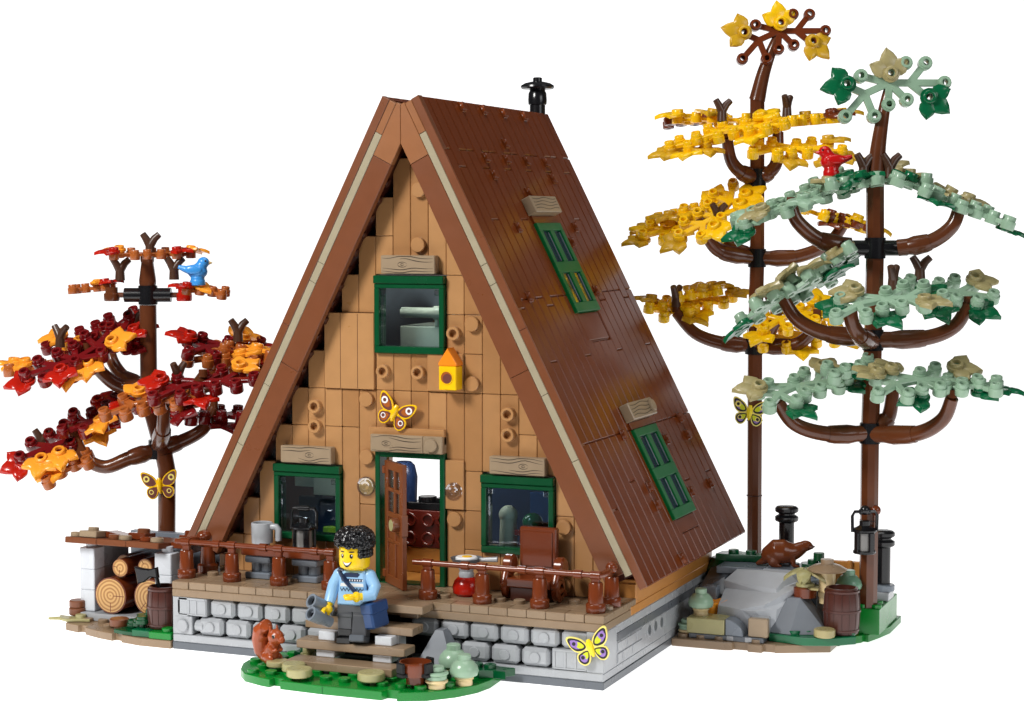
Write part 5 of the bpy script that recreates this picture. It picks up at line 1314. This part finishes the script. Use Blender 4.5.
LAB = dict(red='small autumn tree with dark red and orange leaves rising behind the woodshed',
           yellow='tall tree with yellow leaves and a brown topmost twig, right behind the cabin',
           green='tall tree with sage and dark green leaves at the far right, lantern on its trunk')
def build_tree(key, zbase):
    D = TREES[key]; tr = D['trunk']; base = (tr[0][0], tr[0][1], zbase)
    t = thing('toy_tree', base, LAB[key], 'tree', 'toy trees')
    pts = [(x, y, max(z, zbase)) for x, y, z, r in tr]
    m = MB()
    if key == 'red': m.tube(pts[:3], .52, 'bark', 16); m.tube(pts[2:4], .5, 'bark', 16); m.tube(pts[3:], .5, 'bark', 16)
    else:
        for (a, b) in zip(tr, tr[1:]):
            a0 = (a[0], a[1], max(a[2], zbase)); m.tube([a0, b[:3]], [a[3], a[3]], 'bark', 8)
    for i in range(len(pts) - 1):
        a, b = Vector(pts[i]), Vector(pts[i + 1])
        n = int((b - a).length / 3.6)
        for k in range(1, n): q = a.lerp(b, k / n); dn = (b - a).normalized(); m.tube([tuple(q - dn * .02), tuple(q + dn * .02)], .515, 'inner_brown', 16 if key == 'red' else 8)
    part('trunk', m, t)
    top = Vector(pts[-1])
    if key == 'red':
        m = MB(); m.lathe([(0, 0), (.42, 0), (.5, .3), (.5, .5), (.36, 1.5), (.4, 1.6), (.4, 1.9), (0, 2.0)], 'bark', (top.x, top.y, top.z + .95), 'Z', 16); part('trunk_tip', m, t)
    else:
        c = Vector(D['sprays'][0][1]); m = MB()
        m.tube(smooth_path([tuple(top - Vector((0, 0, .25))), tuple(top.lerp(c, .35) + Vector((-.08, 0, 0))), tuple(top.lerp(c, .75) + Vector((-.05, 0, 0))), tuple(c + Vector((0, .2, 0)))]), [.5 - .016 * i for i in range(19)], 'bark', 14); part('trunk_tip', m, t)
    for i, q in enumerate(D['rings']):
        m = MB(); z = q[2]
        m.tube([(q[0], q[1], z - .55), (q[0], q[1], z + .55)], .555, 'black', 18)
        if (key, i) in (('red', 0), ('green', 0)):
            w = 1.35 if key == 'red' else 1.7
            ca, sa = math.cos(R(YAW)), math.sin(R(YAW))
            m.tube([(q[0] - ca * w, q[1] - sa * w, z), (q[0] + ca * w, q[1] + sa * w, z)], .42, 'black', 14)
        if (key, i) == ('red', 0):
            for s in (-1, 1):
                a = Vector((q[0] + s * ca * 1.3, q[1] + s * sa * 1.3, z)); b = a + Vector((s * ca * .8, s * sa * .8, 0))
                m.tube([tuple(a), tuple(b)], .16, 'bark', 10); m.lathe([(0, 0), (.42, 0), (.46, .1), (.46, .4), (.36, .5), (.36, .8), (0, .8)], 'bark' if s < 0 else 'red', (b.x, b.y, z - .35), 'Z', 14)
        part('branch_ring', m, t)
    for b in D['branches']:
        P = smooth_path(b, 7); n = len(P); m = MB()
        m.tube(P, [.46 - .12 * (i / (n - 1)) for i in range(n)], 'bark', 14)
        q0 = Vector(P[3]); q1 = Vector(P[min(9, n - 1)])
        if (q1 - q0).length > .3: m.tube([P[2], P[4], P[6], P[7]], [.4, .53, .5, .46], 'bark', 14)
        e = Vector(P[-1]); m.tube([tuple(e), tuple(e + Vector((0, 0, .42)))], [.26, .24], 'bark', 12)
        part('branch', m, t)
    for x, y, z, a in D['twigs']:
        m = MB(); ca, sa = math.cos(R(YAW + a)), math.sin(R(YAW + a))
        m.tube([(x, y, z - .55), (x, y, z + .1)], [.3, .26], 'twig', 10); m.tube([(x, y, z), (x + .28 * ca, y + .28 * sa, z + .45), (x + .55 * ca, y + .55 * sa, z + .68)], [.25, .22, .19], 'twig', 10); m.tube([(x, y, z), (x - .22 * ca, y - .22 * sa, z + .42), (x - .42 * ca, y - .42 * sa, z + .72)], [.25, .22, .19], 'twig', 10)
        part('twig', m, t)
    for i, (kind, c, a, pitch, roll, colr, leaves) in enumerate(D['sprays']):
        if colr == 'none': continue
        if a == 'cam':
            f = Vector((math.sin(R(YAW)), -math.cos(R(YAW)), .12)).normalized(); xx = Vector((math.cos(R(YAW + 6)), math.sin(R(YAW + 6)), -.06)); xx = (xx - f * xx.dot(f)).normalized(); yy = f.cross(xx)
            M = Matrix((xx, yy, f)).transposed().to_4x4()
        else:
            jr = random.Random(i * 7 + len(key)); M = Matrix.Rotation(R(YAW + a + jr.uniform(-5, 5)), 4, 'Z') @ Matrix.Rotation(R(-pitch + jr.uniform(-5, 5)), 4, 'Y') @ Matrix.Rotation(R(roll + jr.uniform(-9, 9)), 4, 'X')
        o = bpy.data.objects.new('leaf_spray', limb(kind, colr)); link(o, t)
        SS = SCALE[key] * (.78 if key == 'red' and i < 3 else 1); M.translation = Vector(c) - Vector(base); o.matrix_local = M @ Matrix.Diagonal((SS, SS, SS, 1))
        N = NODES if kind == 'B' else SN
        rr = random.Random(i + len(key))
        for nd, hd, lc, up in leaves:
            l = bpy.data.objects.new('leaf', leafmesh(lc)); link(l, o)
            x, y = N[nd]
            L = Matrix.Translation((x, y, .23 if up > 0 else -.5)) @ Matrix.Rotation(R(hd), 4, 'Z') @ Matrix.Rotation(R(rr.uniform(-14, 14)), 4, 'X') @ Matrix.Rotation(R(rr.uniform(-6, 4)), 4, 'Y') @ Matrix.Scale(1.0 / SCALE[key], 4)
            l.matrix_local = L
    return t
build_tree('red', .43); build_tree('yellow', .43); build_tree('green', 1.8)
# lantern hung on the green tree, birds
lantern((33.3, 15.0, 4.85), 'black lantern hanging on the trunk of the green-leaved tree', 1.0).rotation_euler.z = R(30)
m = MB(); m.tube([(0, 0, 0), (0, .8, 0)], .14, 'black', 10); m.ball((0, 0, 0), .26, 'black'); m.ball((.42, .75, -.1), .28, 'reddish_brown')
solo('lantern_hook', m, (33.3, 15.0, 7.15), 'black hook holding the lantern on the trunk of the green-leaved tree', 'hook')
def bird(loc, rz, mat, label):
    m = MB()   # faces +x
    m.cyl((0, 0, 0), .44, .3, mat); m.cyl((0, 0, .28), .4, .2, mat)
    m.ball((0, 0, .78), (.58, .46, .44), mat, 20, 14); m.tube([(-.2, 0, .85), (-.7, 0, .92), (-1.1, 0, 1.06)], [.36, .2, .12], mat, 12)
    m.tube([(.1, 0, .9), (.28, 0, 1.2)], [.42, .32], mat, 16); m.ball((.34, 0, 1.3), (.35, .32, .32), mat, 18, 12)
    for s in (-1, 1): m.ball((-.18, .4 * s, .88), (.5, .12, .26), mat)
    b = animal('bird', m, loc, rz, label, 'bird', .035, 3)
    m = MB(); m.lathe([(0.12, 0), (.05, .16), (0, .24)], 'beak_tan' if mat == 'bird_blue' else mat, (.64, 0, 1.28), 'X', 10); part('beak', m, b, local=True)
    m = MB()
    for s in (-1, 1): m.ball((.5, .27 * s, 1.4), .06, 'print_black', 8, 6)
    part('eyes', m, b, local=True); return b
bird((-3.95, 9.3, 18.75), 22, 'bird_blue', 'bright blue bird perched on a branch of the red-leaved tree')
bird((31.25, 15.2, 24.75), 202, 'bird_red', 'bright red bird perched on the left upper branch of the green-leaved tree')

# ------------------------------------------------------------------ furniture inside, seen through the door and panes
t = thing('kitchen_cabinet', (11, 7.4, 3.62), 'dark red-brown cabinet with round holes inside the open front door', 'cabinet')
m = MB(); m.box(9.0, 12.9, 6.9, 8.0, 5.0, 7.0, 'cabinet_red', b=.03); part('body', m, t)
for x in (9.5, 10.55, 11.6, 12.5):
    for z in (5.5, 6.5): m = MB(); m.ring((x, 6.9, z), .38, .24, .14, 'cabinet_red', 'Y', depth=.1); part('knob', m, t)
m = MB(); m.box(9.0, 12.9, 6.95, 8.0, 3.62, 4.98, 'oak'); part('plinth', m, t)
t = thing('stove', (11, 7.5, 7.0), 'black stove top with round rings on the cabinet inside the door', 'stove')
m = MB(); m.box(9.3, 12.8, 7.0, 8.0, 7.0, 7.4, 'black'); part('top', m, t)
m = MB(); m.cyl((11.3, 7.5, 7.4), .5, .3, 'black'); m.cyl((12.2, 7.5, 7.4), .36, .25, 'black'); part('ring', m, t)
m = MB(); m.lathe([(0, 0), (.7, 0), (.74, 1.3), (.6, 1.9), (.4, 2.1), (0, 2.1)], 'navy', (0, 0, 0), 'Z', 18)
solo('kettle', m, (9.9, 7.5, 7.4), 'tall dark blue pot with a grey lid behind the open door', 'pot')
t = thing('armchair', (5.2, 7.4, 3.62), 'navy armchair inside the lower left window', 'chair')
m = MB(); m.box(4.2, 6.6, 6.5, 8.0, 3.62, 5.6, 'navy_dark', b=.06); part('seat', m, t)
m = MB(); m.box(4.2, 6.9, 6.1, 6.5, 3.62, 7.5, 'navy_dark', b=.06); m.box(5.2, 5.6, 6.1, 6.5, 7.5, 7.8, 'navy_dark'); m.box(6.3, 6.7, 6.1, 6.5, 7.5, 7.8, 'navy_dark'); part('backrest', m, t)
m = MB(); m.box(5.4, 7.0, 5.6, 6.0, 7.7, 9.0, 'bed_tan'); m.box(4.2, 5.4, 5.7, 5.9, 8.1, 8.8, 'bed_tan'); solo('wall_board', m, (6.2, 5.8, 7.7), 'pale board on the wall inside the lower left window', 'board', local=False)
m = MB(); m.box(5.4, 8.0, 5.2, 6.3, 3.62, 5.4, 'leaf_green')
for x in (6.3, 7.4): m.cyl((x, 5.7, 5.4), .34, .6, 'lime')
solo('window_plants', m, (6.8, 5.7, 3.62), 'lime green plants in a box behind the lower left window', 'plant', local=False)
m = MB(); m.cyl((0, 0, 0), .5, 2.1, 'bed_tan', r2=.42); m.ball((0, 0, 2.2), (.5, .45, .5), 'bed_tan'); solo('table_lamp', m, (16.85, 5.4, 5.1), 'pale lamp behind the right window', 'lamp')
t = thing('bookcase', (18, 5.9, 3.62), 'dark blue bookcase behind the lower right window', 'bookcase')
m = MB(); m.box(15.6, 19.8, 4.9, 6.4, 3.62, 5.1, 'navy_dark'); m.box(14.0, 18.6, 9.5, 10.2, 3.62, 9.6, 'navy_dark'); m.box(16.6, 18.4, 9.0, 9.5, 6.4, 8.0, 'denim_blue'); part('shelf', m, t)
m = MB(); m.ball((0, 0, .3), (.55, .5, .5), 'leaf_green'); m.cyl((0, 0, -1.6), .4, 1.7, 'red'); m.box(-.9, 1.4, -.3, .3, -.4, -.1, 'red'); solo('globe', m, (18.2, 5.4, 6.7), 'dark green round ornament on the shelf behind the right window', 'ornament')
t = thing('bed', (12, 8, 14), 'pale bed with a round rail inside the upper window', 'bed')
m = MB(); m.box(10.3, 13.6, 6.2, 10, 15.2, 16.9, 'bed_tan', b=.06); part('mattress', m, t)
m = MB(); m.tube([(10.4, 6.3, 17.6), (13.8, 6.3, 17.6)], .28, 'bed_tan', 14); m.tube([(12.3, 6.3, 17.6), (12.9, 6.3, 17.6)], .38, 'bed_tan', 14); m.box(12.35, 12.55, 6.15, 6.4, 16.9, 17.4, 'bed_tan'); m.box(12.7, 12.9, 6.15, 6.4, 16.9, 17.4, 'bed_tan'); part('rail', m, t)
